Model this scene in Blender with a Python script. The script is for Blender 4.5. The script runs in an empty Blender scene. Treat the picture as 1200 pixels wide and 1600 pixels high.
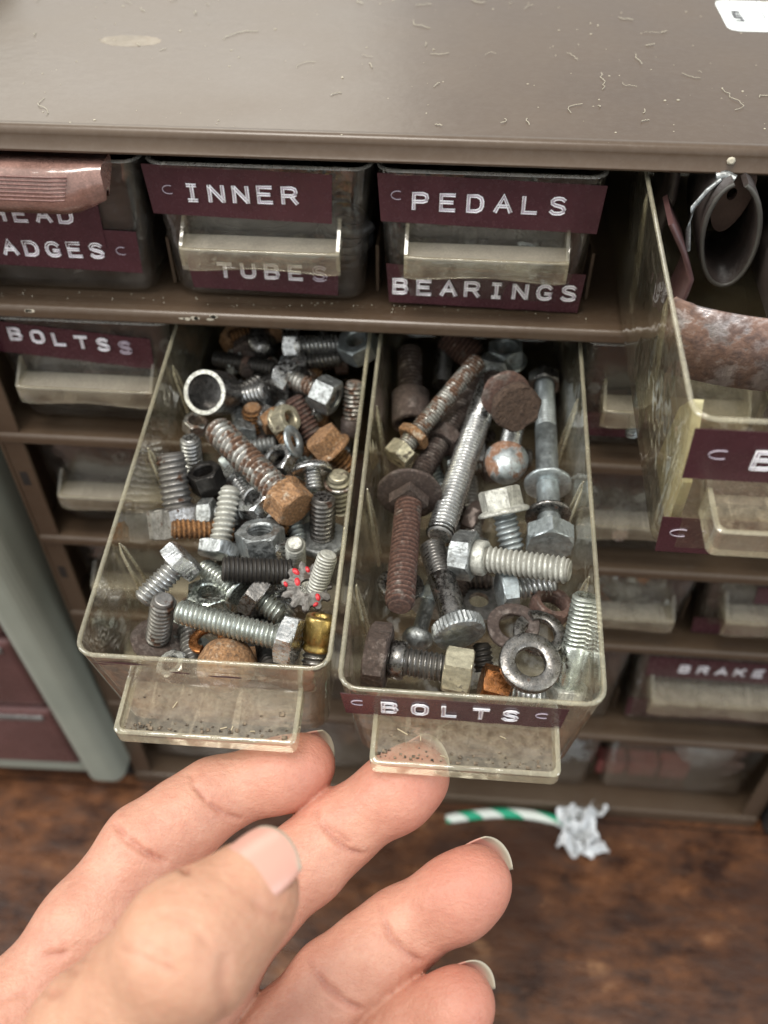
import bpy, math, random
import numpy as np
from mathutils import Vector, Matrix, Euler
random.seed(7)
rnd = random.random
def uni(a, b): return a + (b - a) * rnd()
rad = math.radians
U = 0.001                                   # everything below is written in millimetres
sc = bpy.context.scene
COL = sc.collection

# ------------------------------------------------------------------ camera, world, lamps, exposure
CAM = Vector((76.99, -204.07, 96.32)); ROT = Euler((rad(43.847), rad(.242), rad(4.626)), 'XYZ'); FPX = 1423.2
cd = bpy.data.cameras.new('camera'); cam = bpy.data.objects.new('camera', cd); COL.objects.link(cam)
cam.location = CAM * U; cam.rotation_euler = ROT
cd.sensor_fit = 'VERTICAL'; cd.sensor_height = 36; cd.sensor_width = 27; cd.lens = FPX / 1600 * 36
cd.clip_start = .005; cd.clip_end = 20
cd.dof.use_dof = True; cd.dof.focus_distance = .205; cd.dof.aperture_fstop = 12
sc.camera = cam
w = bpy.data.worlds.new('World'); sc.world = w; w.use_nodes = True
bg = w.node_tree.nodes['Background']; bg.inputs[0].default_value = (.95, .97, .95, 1); bg.inputs[1].default_value = .60
def area(name, loc, target, size, power, color, sy=None):
    l = bpy.data.lights.new(name, 'AREA'); l.energy = power; l.color = color; l.size = size
    if sy: l.shape = 'RECTANGLE'; l.size_y = sy
    o = bpy.data.objects.new(name, l); COL.objects.link(o); o.location = loc
    o.rotation_euler = (Vector(target) - Vector(loc)).to_track_quat('-Z', 'Y').to_euler()
area('ceiling_lamp', (-.15, -.25, 1.5), (.05, -.05, -.1), .55, 14, (1, .945, .86))
area('window_light', (-1.3, -.5, .9), (.05, -.05, -.1), .6, 12, (.98, .98, .96), .8)
area('room_light_behind', (-.50, 1.5, .95), (-.05, .05, 0), 1.0, 5.2, (1, .96, .84), .8)  # added out of view for the bright room behind; gives the top its sheen
area('side_light', (1.1, -.6, .6), (.1, -.05, -.15), .5, 4, (.85, .92, 1), .7)
sc.view_settings.view_transform = 'Standard'; sc.view_settings.look = 'None'
sc.view_settings.exposure = 0.62; sc.view_settings.gamma = 1
cy = sc.cycles
cy.max_bounces = 24; cy.transparent_max_bounces = 32; cy.diffuse_bounces = 4; cy.glossy_bounces = 5; cy.transmission_bounces = 8
cy.caustics_reflective = False; cy.caustics_refractive = False; cy.sample_clamp_indirect = 3
cy.use_denoising = True

CM = ROT.to_matrix()
def ray(u, v): return CM @ Vector(((u - 600) / FPX, -(v - 800) / FPX, -1))
def at_depth(u, v, d): return CAM + ray(u, v) * d

# ------------------------------------------------------------------ node helpers
class NT:
    def __init__(s, name):
        s.m = bpy.data.materials.new(name); s.m.use_nodes = True; s.t = s.m.node_tree; s.t.nodes.clear()
        s.out = s.n('ShaderNodeOutputMaterial'); tc = s.n('ShaderNodeTexCoord')
        oi = s.n('ShaderNodeObjectInfo')
        mp = s.n('ShaderNodeVectorMath', operation='MULTIPLY'); s.l(tc.outputs['Object'], mp.inputs[0]); mp.inputs[1].default_value = (1000,) * 3
        r = s.n('ShaderNodeMath', operation='MULTIPLY'); s.l(oi.outputs['Random'], r.inputs[0]); r.inputs[1].default_value = 137.
        s.rand = oi.outputs['Random']
        ad = s.n('ShaderNodeVectorMath', operation='ADD'); s.l(mp.outputs[0], ad.inputs[0]); s.l(r.outputs[0], ad.inputs[1])
        s.mm = mp.outputs[0]; s.mr = ad.outputs[0]
    def n(s, t, **k):
        x = s.t.nodes.new(t)
        for a, b in k.items(): setattr(x, a, b)
        return x
    def l(s, a, b): s.t.links.new(a, b)
    def put(s, v, sock):
        if isinstance(v, bpy.types.NodeSocket): s.l(v, sock)
        elif isinstance(v, tuple) and len(v) == 3 and sock.type == 'RGBA': sock.default_value = (*v, 1)
        else: sock.default_value = v
    def noise(s, scale, detail=3, rough=.55, vec=None, stretch=None, dist=0):
        v = vec or s.mr
        if stretch:
            q = s.n('ShaderNodeVectorMath', operation='MULTIPLY'); s.l(v, q.inputs[0]); q.inputs[1].default_value = stretch; v = q.outputs[0]
        x = s.n('ShaderNodeTexNoise'); s.l(v, x.inputs['Vector']); x.inputs['Scale'].default_value = scale
        x.inputs['Detail'].default_value = detail; x.inputs['Roughness'].default_value = rough; x.inputs['Distortion'].default_value = dist
        return x.outputs['Fac']
    def ramp(s, f, a, b, lo=0., hi=1.):
        x = s.n('ShaderNodeMapRange'); s.l(f, x.inputs[0]); x.inputs[1].default_value = a; x.inputs[2].default_value = b
        x.inputs[3].default_value = lo; x.inputs[4].default_value = hi; return x.outputs[0]
    def math(s, op, a, b=0.):
        x = s.n('ShaderNodeMath', operation=op); s.put(a, x.inputs[0]); s.put(b, x.inputs[1]); return x.outputs[0]
    def mix(s, f, a, b):
        x = s.n('ShaderNodeMix', data_type='RGBA'); s.put(f, x.inputs[0]); s.put(a, x.inputs[6]); s.put(b, x.inputs[7]); return x.outputs[2]
    def bump(s, h, dist, strength=1., prev=None):
        x = s.n('ShaderNodeBump'); s.l(h, x.inputs['Height']); x.inputs['Distance'].default_value = dist * U; x.inputs['Strength'].default_value = strength
        if prev: s.l(prev, x.inputs['Normal'])
        return x.outputs[0]
    def bsdf(s, **k):
        x = s.n('ShaderNodeBsdfPrincipled')
        for a, b in k.items(): s.put(b, x.inputs[a.replace('_', ' ')])
        return x.outputs[0]
    def done(s, sh): s.l(sh, s.out.inputs[0]); return s.m

def metal(name, base, rough=.32, rust=.0, rustc=(.20, .075, .022), rust2=(.07, .028, .014), metallic=1., grime=.35, grimec=(.035, .028, .02), scale=.28, bumpd=.035):
    t = NT(name)
    a = t.noise(scale, 5, .62); b = t.noise(scale * 4, 4, .6); c = t.noise(scale * 2.1, 3, .6, stretch=(1, 1, .6)); d = t.noise(2.2, 2, .7)
    var = t.ramp(c, .3, .7, .55, 1.15)
    bc = t.n('ShaderNodeVectorMath', operation='MULTIPLY'); bc.inputs[0].default_value = base; t.l(var, bc.inputs[1])
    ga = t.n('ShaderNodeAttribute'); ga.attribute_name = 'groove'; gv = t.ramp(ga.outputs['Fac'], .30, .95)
    grime_root = t.math('MAXIMUM', t.math('MULTIPLY', t.ramp(b, .47, .66), grime), t.math('MULTIPLY', gv, t.ramp(c, .3, .6, .45, .85)))  # noise grime, plus a darker tone in the thread roots
    rc = t.mix(t.ramp(b, .35, .65), rustc, rust2)
    f = t.ramp(a, .74 - .55 * rust, .80 - .5 * rust) if rust > 0 else 0.
    if rust > 0: f = t.math('MULTIPLY', t.math('MULTIPLY', f, t.ramp(b, .30, .45, .45, 1.)), t.ramp(ga.outputs['Fac'], .0, .35, 1. - .25 * rust, 1.))
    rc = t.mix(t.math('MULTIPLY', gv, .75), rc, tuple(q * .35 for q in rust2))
    col = t.mix(f, t.mix(grime_root, bc.outputs[0], grimec), rc)
    nr = t.math('MAXIMUM', f, t.math('MULTIPLY', grime_root, .9)) if rust > 0 else grime_root
    met = t.math('MULTIPLY', t.math('SUBTRACT', 1., nr), metallic)
    ro = t.math('ADD', t.math('MULTIPLY', nr, .55), t.ramp(d, .3, .7, rough - .07, rough + .13))
    nb = t.bump(t.math('ADD', t.math('MULTIPLY', a, 1.5), b), bumpd)
    return t.done(t.bsdf(Base_Color=col, Metallic=met, Roughness=ro, Normal=nb))
M = {}
M['zinc'] = metal('zinc', (.66, .67, .67), .20, .06, grime=.35)
M['zincdull'] = metal('zinc_dull', (.42, .44, .44), .42, .12, grime=.45)
M['zincgreen'] = metal('zinc_greenish', (.58, .62, .57), .20, .05, grime=.5, grimec=(.05, .05, .035))
M['white'] = metal('white_zinc', (.66, .66, .60), .5, .12, metallic=.55, grime=.5, grimec=(.08, .07, .05))
M['galv'] = metal('galvanised', (.54, .60, .62), .33, .16, metallic=.8, grime=.3)
M['steel'] = metal('dark_steel', (.26, .25, .24), .24, .22, rustc=(.09, .05, .03), grime=.4)
M['greysteel'] = metal('grey_steel', (.33, .32, .31), .38, .25, rustc=(.12, .07, .04), grime=.4)
M['black'] = metal('black_oxide', (.045, .042, .04), .32, .08, rustc=(.07, .04, .025), metallic=.7, grime=.2)
M['brown'] = metal('brown_rust', (.20, .165, .15), .36, .62, (.075, .048, .038), (.038, .026, .022), metallic=.75)
M['redrust'] = metal('reddish_rust', (.22, .18, .16), .38, .72, (.135, .062, .042), (.055, .030, .024), metallic=.7)
M['rustzinc'] = metal('zinc_half_rusted', (.55, .54, .50), .30, .52, (.17, .085, .045), (.09, .045, .025))
M['rust'] = metal('orange_rust', (.40, .33, .25), .45, .78, (.37, .165, .045), (.10, .046, .02), metallic=.6, scale=.34, bumpd=.12)
M['rustdark'] = metal('dark_crust', (.1, .07, .05), .6, 1.0, (.10, .062, .045), (.052, .034, .026), metallic=.4, bumpd=.5)
M['copper'] = metal('shiny_rust', (.42, .17, .06), .22, .25, (.2, .07, .02), metallic=.9)
M['brass'] = metal('brass', (.50, .36, .13), .30, .06, grime=.3)
M['galvrust'] = metal('rust_spotted_galvanised', (.50, .55, .57), .42, .50, (.32, .13, .04), (.16, .07, .03), scale=.19)
M['cream'] = metal('worn_cream', (.62, .57, .42), .35, .3, (.12, .09, .06), (.05, .04, .03), metallic=.75)

def plain(name, col, rough=.5, metallic=0., var=.15, scale=.1, bump=0., spec=.5, coat=0.):
    t = NT(name); a = t.noise(scale, 4)
    lo = tuple(c * (1 - var) for c in col); hi = tuple(min(1, c * (1 + var)) for c in col)
    k = dict(Base_Color=t.mix(t.ramp(a, .35, .65), lo, hi), Roughness=t.ramp(t.noise(scale * 5, 3), .3, .7, rough - .06, rough + .08), Metallic=metallic)
    if bump: k['Normal'] = t.bump(t.noise(scale * 8, 3), bump)
    x = t.bsdf(**k); x.node.inputs['Specular IOR Level'].default_value = spec; x.node.inputs['Coat Weight'].default_value = coat
    return t.done(x)
def plastic(name, tint=(.94, .935, .88), dust=(.30, .27, .21), lo=.05, hi=.28, gl=.09, dscale=.12, gscale=1., spk=.35):
    """thin clear polystyrene: see-through, a dusty film over it and a glossy skin"""
    t = NT(name)
    tr = t.n('ShaderNodeBsdfTransparent'); tr.inputs[0].default_value = (*tint, 1)
    a = t.noise(dscale, 5, .65); sp = t.noise(1.6, 2, .8)
    sc1 = t.noise(.35, 2, .5, stretch=(1, .08, 1.6), dist=1.)
    f = t.math('ADD', t.ramp(a, .35, .72, lo, hi), t.ramp(sp, .70, .76, 0, spk))
    f = t.math('ADD', f, t.ramp(sc1, .66, .70, 0, .18))
    df = t.bsdf(Base_Color=t.mix(t.ramp(sp, .4, .7), dust, tuple(min(1, c * 1.5) for c in dust)), Roughness=.55)
    m1 = t.n('ShaderNodeMixShader'); t.l(f, m1.inputs[0]); t.l(tr.outputs[0], m1.inputs[1]); t.l(df, m1.inputs[2])
    g = t.n('ShaderNodeBsdfGlossy'); g.inputs['Roughness'].default_value = gl; g.inputs[0].default_value = (1, 1, 1, 1)
    t.l(t.bump(t.noise(.09, 2, .5), .9, gscale), g.inputs['Normal'])
    lw = t.n('ShaderNodeLayerWeight'); lw.inputs[0].default_value = .5
    fr = t.ramp(t.math('POWER', lw.outputs['Facing'], 3.), 0, 1, .06, .75)
    m2 = t.n('ShaderNodeMixShader'); t.l(fr, m2.inputs[0]); t.l(m1.outputs[0], m2.inputs[1]); t.l(g.outputs[0], m2.inputs[2])
    return t.done(m2.outputs[0])
P_OPEN = plastic('yellowed_clear_plastic', (.965, .945, .875), (.38, .34, .25), .02, .11, .05)
P_EDGE = plastic('yellowed_plastic_edge', (.92, .90, .78), (.46, .42, .30), .26, .42, .12, spk=.05)  # light trapped in the clear edge is put into a denser tan film
P_CLOSED = plastic('clear_plastic', (.93, .93, .91), (.22, .20, .18), .02, .12, .05)
P_RIM_GLINT = plastic('clear_rim_glint', (.93, .93, .90), (.5, .48, .43), .3, .5, .06, spk=.05)  # bright reflections along the rim put into a paler, denser film
P_HAND = plastic('dusty_handle_plastic', (.95, .93, .86), (.46, .42, .32), .07, .26, .08)
P_DUST = plastic('dust_filled_ledge', (.8, .76, .66), (.27, .24, .19), .72, .98, .3)
P_LEDGE = plastic('clear_ledge', (.93, .91, .86), (.42, .38, .31), .30, .6, .06)
P_RED = plastic('pink_dusty_plastic', (.78, .55, .5), (.27, .15, .12), .55, .9, .15)
RIB = plastic('moulded_rib', (.95, .93, .84), (.6, .56, .42), .25, .5, .1)
TAPE = plain('maroon_tape', (.060, .021, .027), .24, 0, .12, .15, .05)
INK = plain('embossed_white', (.90, .89, .91), .35, 0, .08, .3)
INKB = plain('embossed_mauve', (.50, .43, .50), .4, 0, .1, .3)  # pale mauve fill inside the white outlines, also for faint letters
def paint():
    t = NT('brown_cabinet_paint')
    a = t.noise(.03, 3, vec=t.mm); b = t.noise(.5, 4, .7, vec=t.mm); c = t.noise(2.5, 2, .8, vec=t.mm)
    col = t.mix(t.ramp(a, .3, .7), (.072, .046, .029), (.089, .060, .039))
    col = t.mix(t.math('MULTIPLY', t.ramp(b, .45, .75), .10), col, (.21, .18, .15))      # dust film
    col = t.mix(t.ramp(c, .74, .78, 0, .35), col, (.42, .38, .32))
    return t.done(t.bsdf(Base_Color=col, Roughness=t.ramp(a, .3, .7, .28, .36), Normal=t.bump(t.noise(.25, 3, vec=t.mm), .06)))
PAINT = paint()
def greypaint():
    t = NT('grey_green_paint'); a = t.noise(.02, 3, vec=t.mm)
    return t.done(t.bsdf(Base_Color=t.mix(t.ramp(a, .3, .7), (.25, .275, .235), (.32, .34, .29)), Roughness=.42, Normal=t.bump(t.noise(.3, 3), .1)))
GREY = greypaint()
MAROON = plain('maroon_drawer_front', (.11, .052, .05), .3, 0, .2, .03)
DARK = plain('dark_inside', (.018, .015, .013), .7)
def wood():
    t = NT('rustic_brown_wood')
    a = t.noise(.045, 6, .68, vec=t.mm, stretch=(.8, 1.2, 1)); b = t.noise(.016, 4, .6, vec=t.mm, stretch=(.7, 1.2, 1)); c = t.noise(.12, 5, .7, vec=t.mm, stretch=(.5, 1.5, 1))
    sp = t.noise(.35, 3, .7, vec=t.mm)
    col = t.mix(t.ramp(a, .38, .62), (.024, .010, .0065), (.165, .068, .030))
    col = t.mix(t.ramp(b, .42, .62, 0, .85), col, (.050, .023, .015))
    col = t.mix(t.math('MULTIPLY', t.ramp(a, .60, .72), .8), col, (.29, .15, .075))
    col = t.mix(t.math('MULTIPLY', t.ramp(c, .5, .7), .5), col, (.042, .026, .02))
    col = t.mix(t.ramp(sp, .72, .78, 0, .25), col, (.36, .24, .15))
    sx = t.n('ShaderNodeSeparateXYZ'); t.l(t.mm, sx.inputs[0])
    y = t.math('ADD', sx.outputs[1], 4.)
    seam = t.math('LESS_THAN', t.math('ABSOLUTE', t.math('SUBTRACT', t.math('PINGPONG', y, 60.), 0.)), .55)
    col = t.mix(t.math('MULTIPLY', seam, .8), col, (.006, .004, .003))
    return t.done(t.bsdf(Base_Color=col, Roughness=t.ramp(c, .3, .7, .22, .4), Normal=t.bump(c, .3)))
WOOD = wood()

# ------------------------------------------------------------------ mesh builder
class MB:
    def __init__(s): s.v = []; s.f = []; s.m = []; s.s = []; s.g = {}
    def add(s, vs, fs, m=0, smooth=False, mat=None):
        o = len(s.v)
        for p in vs:
            p = Vector(p)
            s.v.append(tuple(mat @ p) if mat is not None else tuple(p))
        for f in fs: s.f.append(tuple(i + o for i in f)); s.m.append(m); s.s.append(smooth)
    def box(s, x0, x1, y0, y1, z0, z1, m=0, mat=None):
        s.add([(x0, y0, z0), (x1, y0, z0), (x1, y1, z0), (x0, y1, z0), (x0, y0, z1), (x1, y0, z1), (x1, y1, z1), (x0, y1, z1)],
              [(3, 2, 1, 0), (4, 5, 6, 7), (0, 1, 5, 4), (1, 2, 6, 5), (2, 3, 7, 6), (3, 0, 4, 7)], m, False, mat)
    def rings(s, rs, m=0, smooth=True, cap0=False, cap1=False, mat=None, closed=True):
        n = len(rs[0]); vs = [p for r in rs for p in r]; fs = []
        for j in range(len(rs) - 1):
            for i in range(n if closed else n - 1):
                k = (i + 1) % n; fs.append((j * n + i, j * n + k, (j + 1) * n + k, (j + 1) * n + i))
        s.add(vs, fs, m, smooth, mat)
        if cap0: s.add(rs[0], [tuple(range(n))[::-1]], m, False, mat)
        if cap1: s.add(rs[-1], [tuple(range(n))], m, False, mat)
    def lathe(s, prof, n=28, m=0, smooth=True, mat=None, cap0=True, cap1=True):
        rs = [[(r * math.cos(2 * math.pi * i / n), r * math.sin(2 * math.pi * i / n), z) for i in range(n)] for r, z in prof]
        s.rings(rs, m, smooth, cap0, cap1, mat)
    def tube(s, pts, r, n=6, m=0, mat=None, closed=False):
        pts = [Vector(p) for p in pts]; rs = []; up = Vector((.123, .2, 1)).normalized(); N = len(pts)
        for i, p in enumerate(pts):
            a = pts[(i - 1) % N] if closed or i else p; b = pts[(i + 1) % N] if closed or i < N - 1 else p
            d = (b - a).normalized() if (b - a).length > 1e-9 else Vector((1, 0, 0))
            x = d.cross(up)
            if x.length < 1e-3: x = d.cross(Vector((1, 0, 0)))
            x.normalize(); y = d.cross(x); rr = r[i] if isinstance(r, (list, tuple)) else r
            rs.append([tuple(p + x * rr * math.cos(2 * math.pi * k / n) + y * rr * math.sin(2 * math.pi * k / n)) for k in range(n)])
        if closed: rs.append(rs[0])
        s.rings(rs, m, True, not closed, not closed, mat)
    def build(s, name, mats, parent=None, bevel=0, seg=2):
        me = bpy.data.meshes.new(name); me.from_pydata([(x * U, y * U, z * U) for x, y, z in s.v], [], s.f)
        for mt in (mats if isinstance(mats, (list, tuple)) else [mats]): me.materials.append(mt)
        me.polygons.foreach_set('material_index', s.m); me.polygons.foreach_set('use_smooth', s.s); me.update()
        if s.g:
            at = me.attributes.new('groove', 'FLOAT', 'POINT'); g = np.zeros(len(s.v), np.float32)
            for k, v in s.g.items(): g[k] = v
            at.data.foreach_set('value', g)
        o = bpy.data.objects.new(name, me); COL.objects.link(o)
        if parent: o.parent = parent
        if bevel:
            b = o.modifiers.new('bevel', 'BEVEL'); b.width = bevel * U; b.segments = seg; b.limit_method = 'ANGLE'; b.angle_limit = rad(35)
        return o
def tag(o, label, cat, group=None, kind=None):
    if label: o['label'] = label
    if cat: o['category'] = cat
    if group: o['group'] = group
    if kind: o['kind'] = kind
    return o
def thing(name, label, cat, loc=(0, 0, 0), rot=(0, 0, 0), group=None, mat=None):
    o = bpy.data.objects.new(name, None); COL.objects.link(o); o.empty_display_size = .01
    if mat is not None:
        m = mat.copy(); m.translation = m.translation * U; o.matrix_world = m
    else: o.location = Vector(loc) * U; o.rotation_euler = rot
    return tag(o, label, cat, group)

# ------------------------------------------------------------------ the setting
mb = MB(); mb.add([(-1600, -1500, 0), (1700, -1500, 0), (1700, 1200, 0), (-1600, 1200, 0)], [(0, 1, 2, 3)])
tb = mb.build('wooden_tabletop', WOOD); tb.location = (0, 0, -.316); tag(tb, 'mottled dark brown rustic wood tabletop under the cabinet', None, kind='structure')

# ------------------------------------------------------------------ brown cabinet
H = 47.35
ZR = [0, -H, -2 * H, -3 * H, -185, -249, -308]
X0, X1, DEP = -58.5, 229.5, 175
cab = thing('drawer_cabinet', 'brown metal small parts cabinet holding rows of clear plastic drawers', 'cabinet', (85, 0, -316))
CO = Vector((85, 0, -316))
def cbuild(mb, name, mats, bevel=0, seg=2):
    mb.v = [tuple(Vector(p) - CO) for p in mb.v]; return mb.build(name, mats, cab, bevel, seg)
# top: sheet with a rolled front lip
prof = []
def arc(cx, cyy, r, a0, a1, n=6): return [(cx + r * math.cos(rad(a0 + (a1 - a0) * i / n)), cyy + r * math.sin(rad(a0 + (a1 - a0) * i / n))) for i in range(n + 1)]
prof = [(DEP, 6.2)] + [(2.4, 6.2)] + arc(1.0, 4.6, 1.8, 80, 180, 8) + [(-.8, 1.0)] + arc(.2, 1.0, 1.0, 180, 270, 4) + [(2.2, 0), (2.2, 3.0), (DEP, 3.0)]
mb = MB(); mb.rings([[(x, y, z) for y, z in prof] for x in (X0 - 4, X1 + 4)], 0, True, True, True)
top = cbuild(mb, 'top_panel', PAINT)
for p in top.data.polygons: p.use_smooth = False if abs(p.normal.x) > .9 or p.area > .005 else True
mb = MB()
for s0, s1 in ((X0 - 4, X0 - 2.6), (X1 + 2.6, X1 + 4)): mb.box(s0, s1, 0.2, DEP, -314, 2.9)
mb.box(X0 - 2.5, X0 + 4.2, .2, 1.6, -314, -.4); mb.box(X1 - 4, X1 + 2.5, .2, 1.6, -314, -.4)
mb.box(X0 - 2.6, X1 + 2.6, DEP - 1.2, DEP, -314, 2.8)
cbuild(mb, 'side_panel', PAINT, .4)
# drawer guides with slots on the left wall
for k in range(1, 6):
    z = ZR[k]
    mb = MB(); mb.box(X0 - 2, X1 + 2, -.8, DEP - 2, z, z + 1.6)
    pr = [(-.8, z + 1.0)] + arc(.6, z + 2.7, 1.4, 180, 90, 4) + [(2.4, z + 4.1), (6, z + 3.6), (DEP - 2, z + 3.2), (DEP - 2, z + .6), (.6, z)]+ arc(.3, z + 1.1, 1.1, 270, 180, 3)[:-1]
    mb = MB(); mb.rings([[(x, y, q) for y, q in pr] for x in (X0 - 2.4, X1 + 2.4)], 0, False, True, True)
    cbuild(mb, 'shelf', PAINT)
mb = MB(); mb.box(X0 - 4, X1 + 4, -1, DEP, -316, -308); cbuild(mb, 'base', PAINT, 1.2, 3)
edges = {k: [-57 + 57 * i for i in range(6)] for k in range(4)}
for k in (4, 5): edges[k] = [-57 + 71.25 * i for i in range(5)]
mb = MB()
for k in range(6):
    zb = ZR[k + 1] + 4.1; zt = ZR[k] - .1
    for x in edges[k][1:-1]: mb.box(x - .4, x + .4, 14, DEP - 2, zb, zb + 14)
cbuild(mb, 'divider', PAINT)
mb = MB()
for k in (2, 3):
    mb = MB(); mb.box(X0 - 1, X0 + 1.6, .14, .6, ZR[k] - 19, ZR[k] - 13); cbuild(mb, 'guide_slot', DARK)
# worn patch and paint chips
mb = MB()
def blob(mb, cx, cyy, rx, ry, z, n=22, jit=.18, m=0, ax='xy'):
    pts = []
    for i in range(n):
        a = 2 * math.pi * i / n; k = 1 + uni(-jit, jit); pts.append((cx + rx * k * math.cos(a), cyy + ry * k * math.sin(a)))
    if ax == 'xy': mb.add([(x, y, z) for x, y in pts], [tuple(range(n))], m)
    else: mb.add([(x, z, y) for x, y in pts], [tuple(range(n))], m)
blob(mb, -13.8, 55, 8.5, 4.4, 6.22, 40, .07)
o = cbuild(mb, 'worn_patch', plain('worn_patch_paint', (.20, .165, .125), .5)); o['label'] = 'pale tan worn oval patch on the cabinet top'
mb = MB()
for i in range(9): blob(mb, uni(3, 16), -H + uni(2.4, 3.6), uni(.5, 1.6), uni(.3, .7), -.83, 9, .3, ax='xz')
for i in range(4): blob(mb, uni(-38, -33), -H + 2.8, uni(.4, 1.2), .5, -.83, 9, .3, ax='xz')
cbuild(mb, 'paint_chip', plain('pale_chip', (.55, .50, .40), .6))
# lot sticker on top
mb = MB()
sx0, sy0, sx1, sy1 = 150, 73.5, 192, 99
cr = [(sx0 + 3, sy0), (sx1 - 3, sy0), (sx1, sy0 + 3), (sx1, sy1 - 3), (sx1 - 3, sy1), (sx0 + 2.4, sy1), (sx0 + .6, sy1 - .8), (sx0, sy1 - 3), (sx0, sy0 + 3), (sx0 + .9, sy0 + .9)]
mb.rings([[(x, y, z) for x, y in cr] for z in (6.22, 6.36)], 0, False, True, True)
st = cbuild(mb, 'lot_sticker', plain('sticker_paper', (.80, .84, .83), .45)); st['label'] = 'white paper lot sticker with rounded corners'

# ------------------------------------------------------------------ embossed lettering
L_ = {'I': [[(.35, 0), (.35, 1)], [(.15, 0), (.55, 0)], [(.15, 1), (.55, 1)]], 'N': [[(0, 0), (0, 1)], [(.03, .97), (.65, .03)], [(.68, 0), (.68, 1)]],
 'E': [[(.66, 0), (0, 0), (0, 1), (.66, 1)], [(0, .52), (.56, .52)]], 'L': [[(0, 1), (0, 0), (.64, 0)]], 'T': [[(0, 1), (.74, 1)], [(.37, 1), (.37, 0)]],
 'A': [[(0, 0), (.37, 1), (.74, 0)], [(.14, .34), (.6, .34)]], 'K': [[(0, 0), (0, 1)], [(.66, 1), (.02, .42)], [(.22, .58), (.68, 0)]],
 'H': [[(0, 0), (0, 1)], [(.68, 0), (.68, 1)], [(0, .5), (.68, .5)]],
 'U': [[(0, 1), (0, .25), (.06, .1), (.2, 0), (.48, 0), (.62, .1), (.68, .25), (.68, 1)]],
 'O': [[(.2, 0), (.5, 0), (.66, .14), (.7, .3), (.7, .7), (.66, .86), (.5, 1), (.2, 1), (.04, .86), (0, .7), (0, .3), (.04, .14), (.2, 0)]],
 'D': [[(0, 0), (.42, 0), (.62, .14), (.68, .35), (.68, .65), (.62, .86), (.42, 1), (0, 1), (0, 0)]],
 'P': [[(0, 0), (0, 1), (.46, 1), (.62, .92), (.66, .74), (.62, .56), (.46, .48), (0, .48)]],
 'R': [[(0, 0), (0, 1), (.46, 1), (.62, .92), (.66, .74), (.62, .56), (.46, .48), (0, .48)], [(.4, .46), (.68, 0)]],
 'B': [[(0, 0), (0, 1), (.44, 1), (.6, .93), (.63, .77), (.58, .58), (.44, .53), (0, .53)], [(.44, .53), (.62, .46), (.68, .28), (.62, .07), (.46, 0), (0, 0)]],
 'S': [[(.02, .14), (.14, .02), (.3, 0), (.5, .02), (.64, .12), (.66, .28), (.58, .42), (.38, .5), (.2, .55), (.06, .66), (.04, .82), (.14, .95), (.32, 1), (.5, .98), (.62, .88)]],
 'G': [[(.66, .82), (.54, .96), (.38, 1), (.2, .96), (.06, .82), (0, .6), (0, .4), (.06, .16), (.2, .03), (.38, 0), (.56, .04), (.66, .14), (.66, .42), (.4, .42)]],
 'C': [[(.6, .9), (.3, 1), (.08, .85), (0, .5), (.08, .15), (.3, 0), (.6, .1)]], '#': [[(.2, 0), (.3, 1)], [(.48, 0), (.58, 1)], [(.04, .33), (.7, .33)], [(.08, .67), (.74, .67)]]}
def offset(pl, o):
    out = []; n = len(pl); closed = pl[0] == pl[-1]
    for i in range(n):
        a = Vector(pl[i - 1] if i else (pl[-2] if closed else pl[0])); b = Vector(pl[i]); c = Vector(pl[i + 1] if i < n - 1 else (pl[1] if closed else pl[-1]))
        d1 = (b - a); d2 = (c - b); d1 = d1.normalized() if d1.length > 1e-6 else d2.normalized(); d2 = d2.normalized() if d2.length > 1e-6 else d1
        nn = Vector((-d1.y, d1.x)) + Vector((-d2.y, d2.x)); nn = nn.normalized() if nn.length > 1e-3 else Vector((-d1.y, d1.x))
        k = 1 / max(.55, nn.dot(Vector((-d1.y, d1.x)))); q = b + nn * o * k
        if not closed and i == 0: q = q - d1 * abs(o) * .8
        if not closed and i == n - 1: q = q + d2 * abs(o) * .8
        out.append((q.x, q.y))
    return out
def letters(text, x, z, h, pitch, y, parent, faint=(), name='embossed_lettering', wob=.1, hs=.76, slope=0.):
    """raised letters on a plane facing -Y"""
    mb = MB()
    for i, ch in enumerate(text):
        if ch == ' ': continue
        m = 1 if i in faint else 0
        ox = x + i * pitch; oz = z + uni(-wob, wob) + h * (1 - hs) * .5 + slope * i
        for pl in L_[ch]:
            p = [(ox + a * h * .94, oz + b * h * hs) for a, b in pl]
            q = []
            for j in range(len(p) - 1):                    # gentle subdivision keeps curves round
                q.append(p[j])
            q.append(p[-1])
            lo, ro = offset(q, .33), offset(q, -.33)
            if q[0] == q[-1]:
                mb.tube([(a, y - .12, b) for a, b in lo[:-1]], .2, 5, m, closed=True); mb.tube([(a, y - .12, b) for a, b in ro[:-1]], .2, 5, m, closed=True)
            else: mb.tube([(a, y - .12, b) for a, b in lo + ro[::-1]], .2, 5, m, closed=True)
            if m == 0:
                for j in range(len(q) - 1):
                    a, b, c, d = lo[j], lo[j + 1], ro[j + 1], ro[j]; yy = y - .10 - .004 * j
                    mb.add([(a[0], yy, a[1]), (b[0], yy, b[1]), (c[0], yy, c[1]), (d[0], yy, d[1])], [(0, 3, 2, 1)], 1)
    return mb.build(name, [INK, INKB, TAPE], parent)
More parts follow.
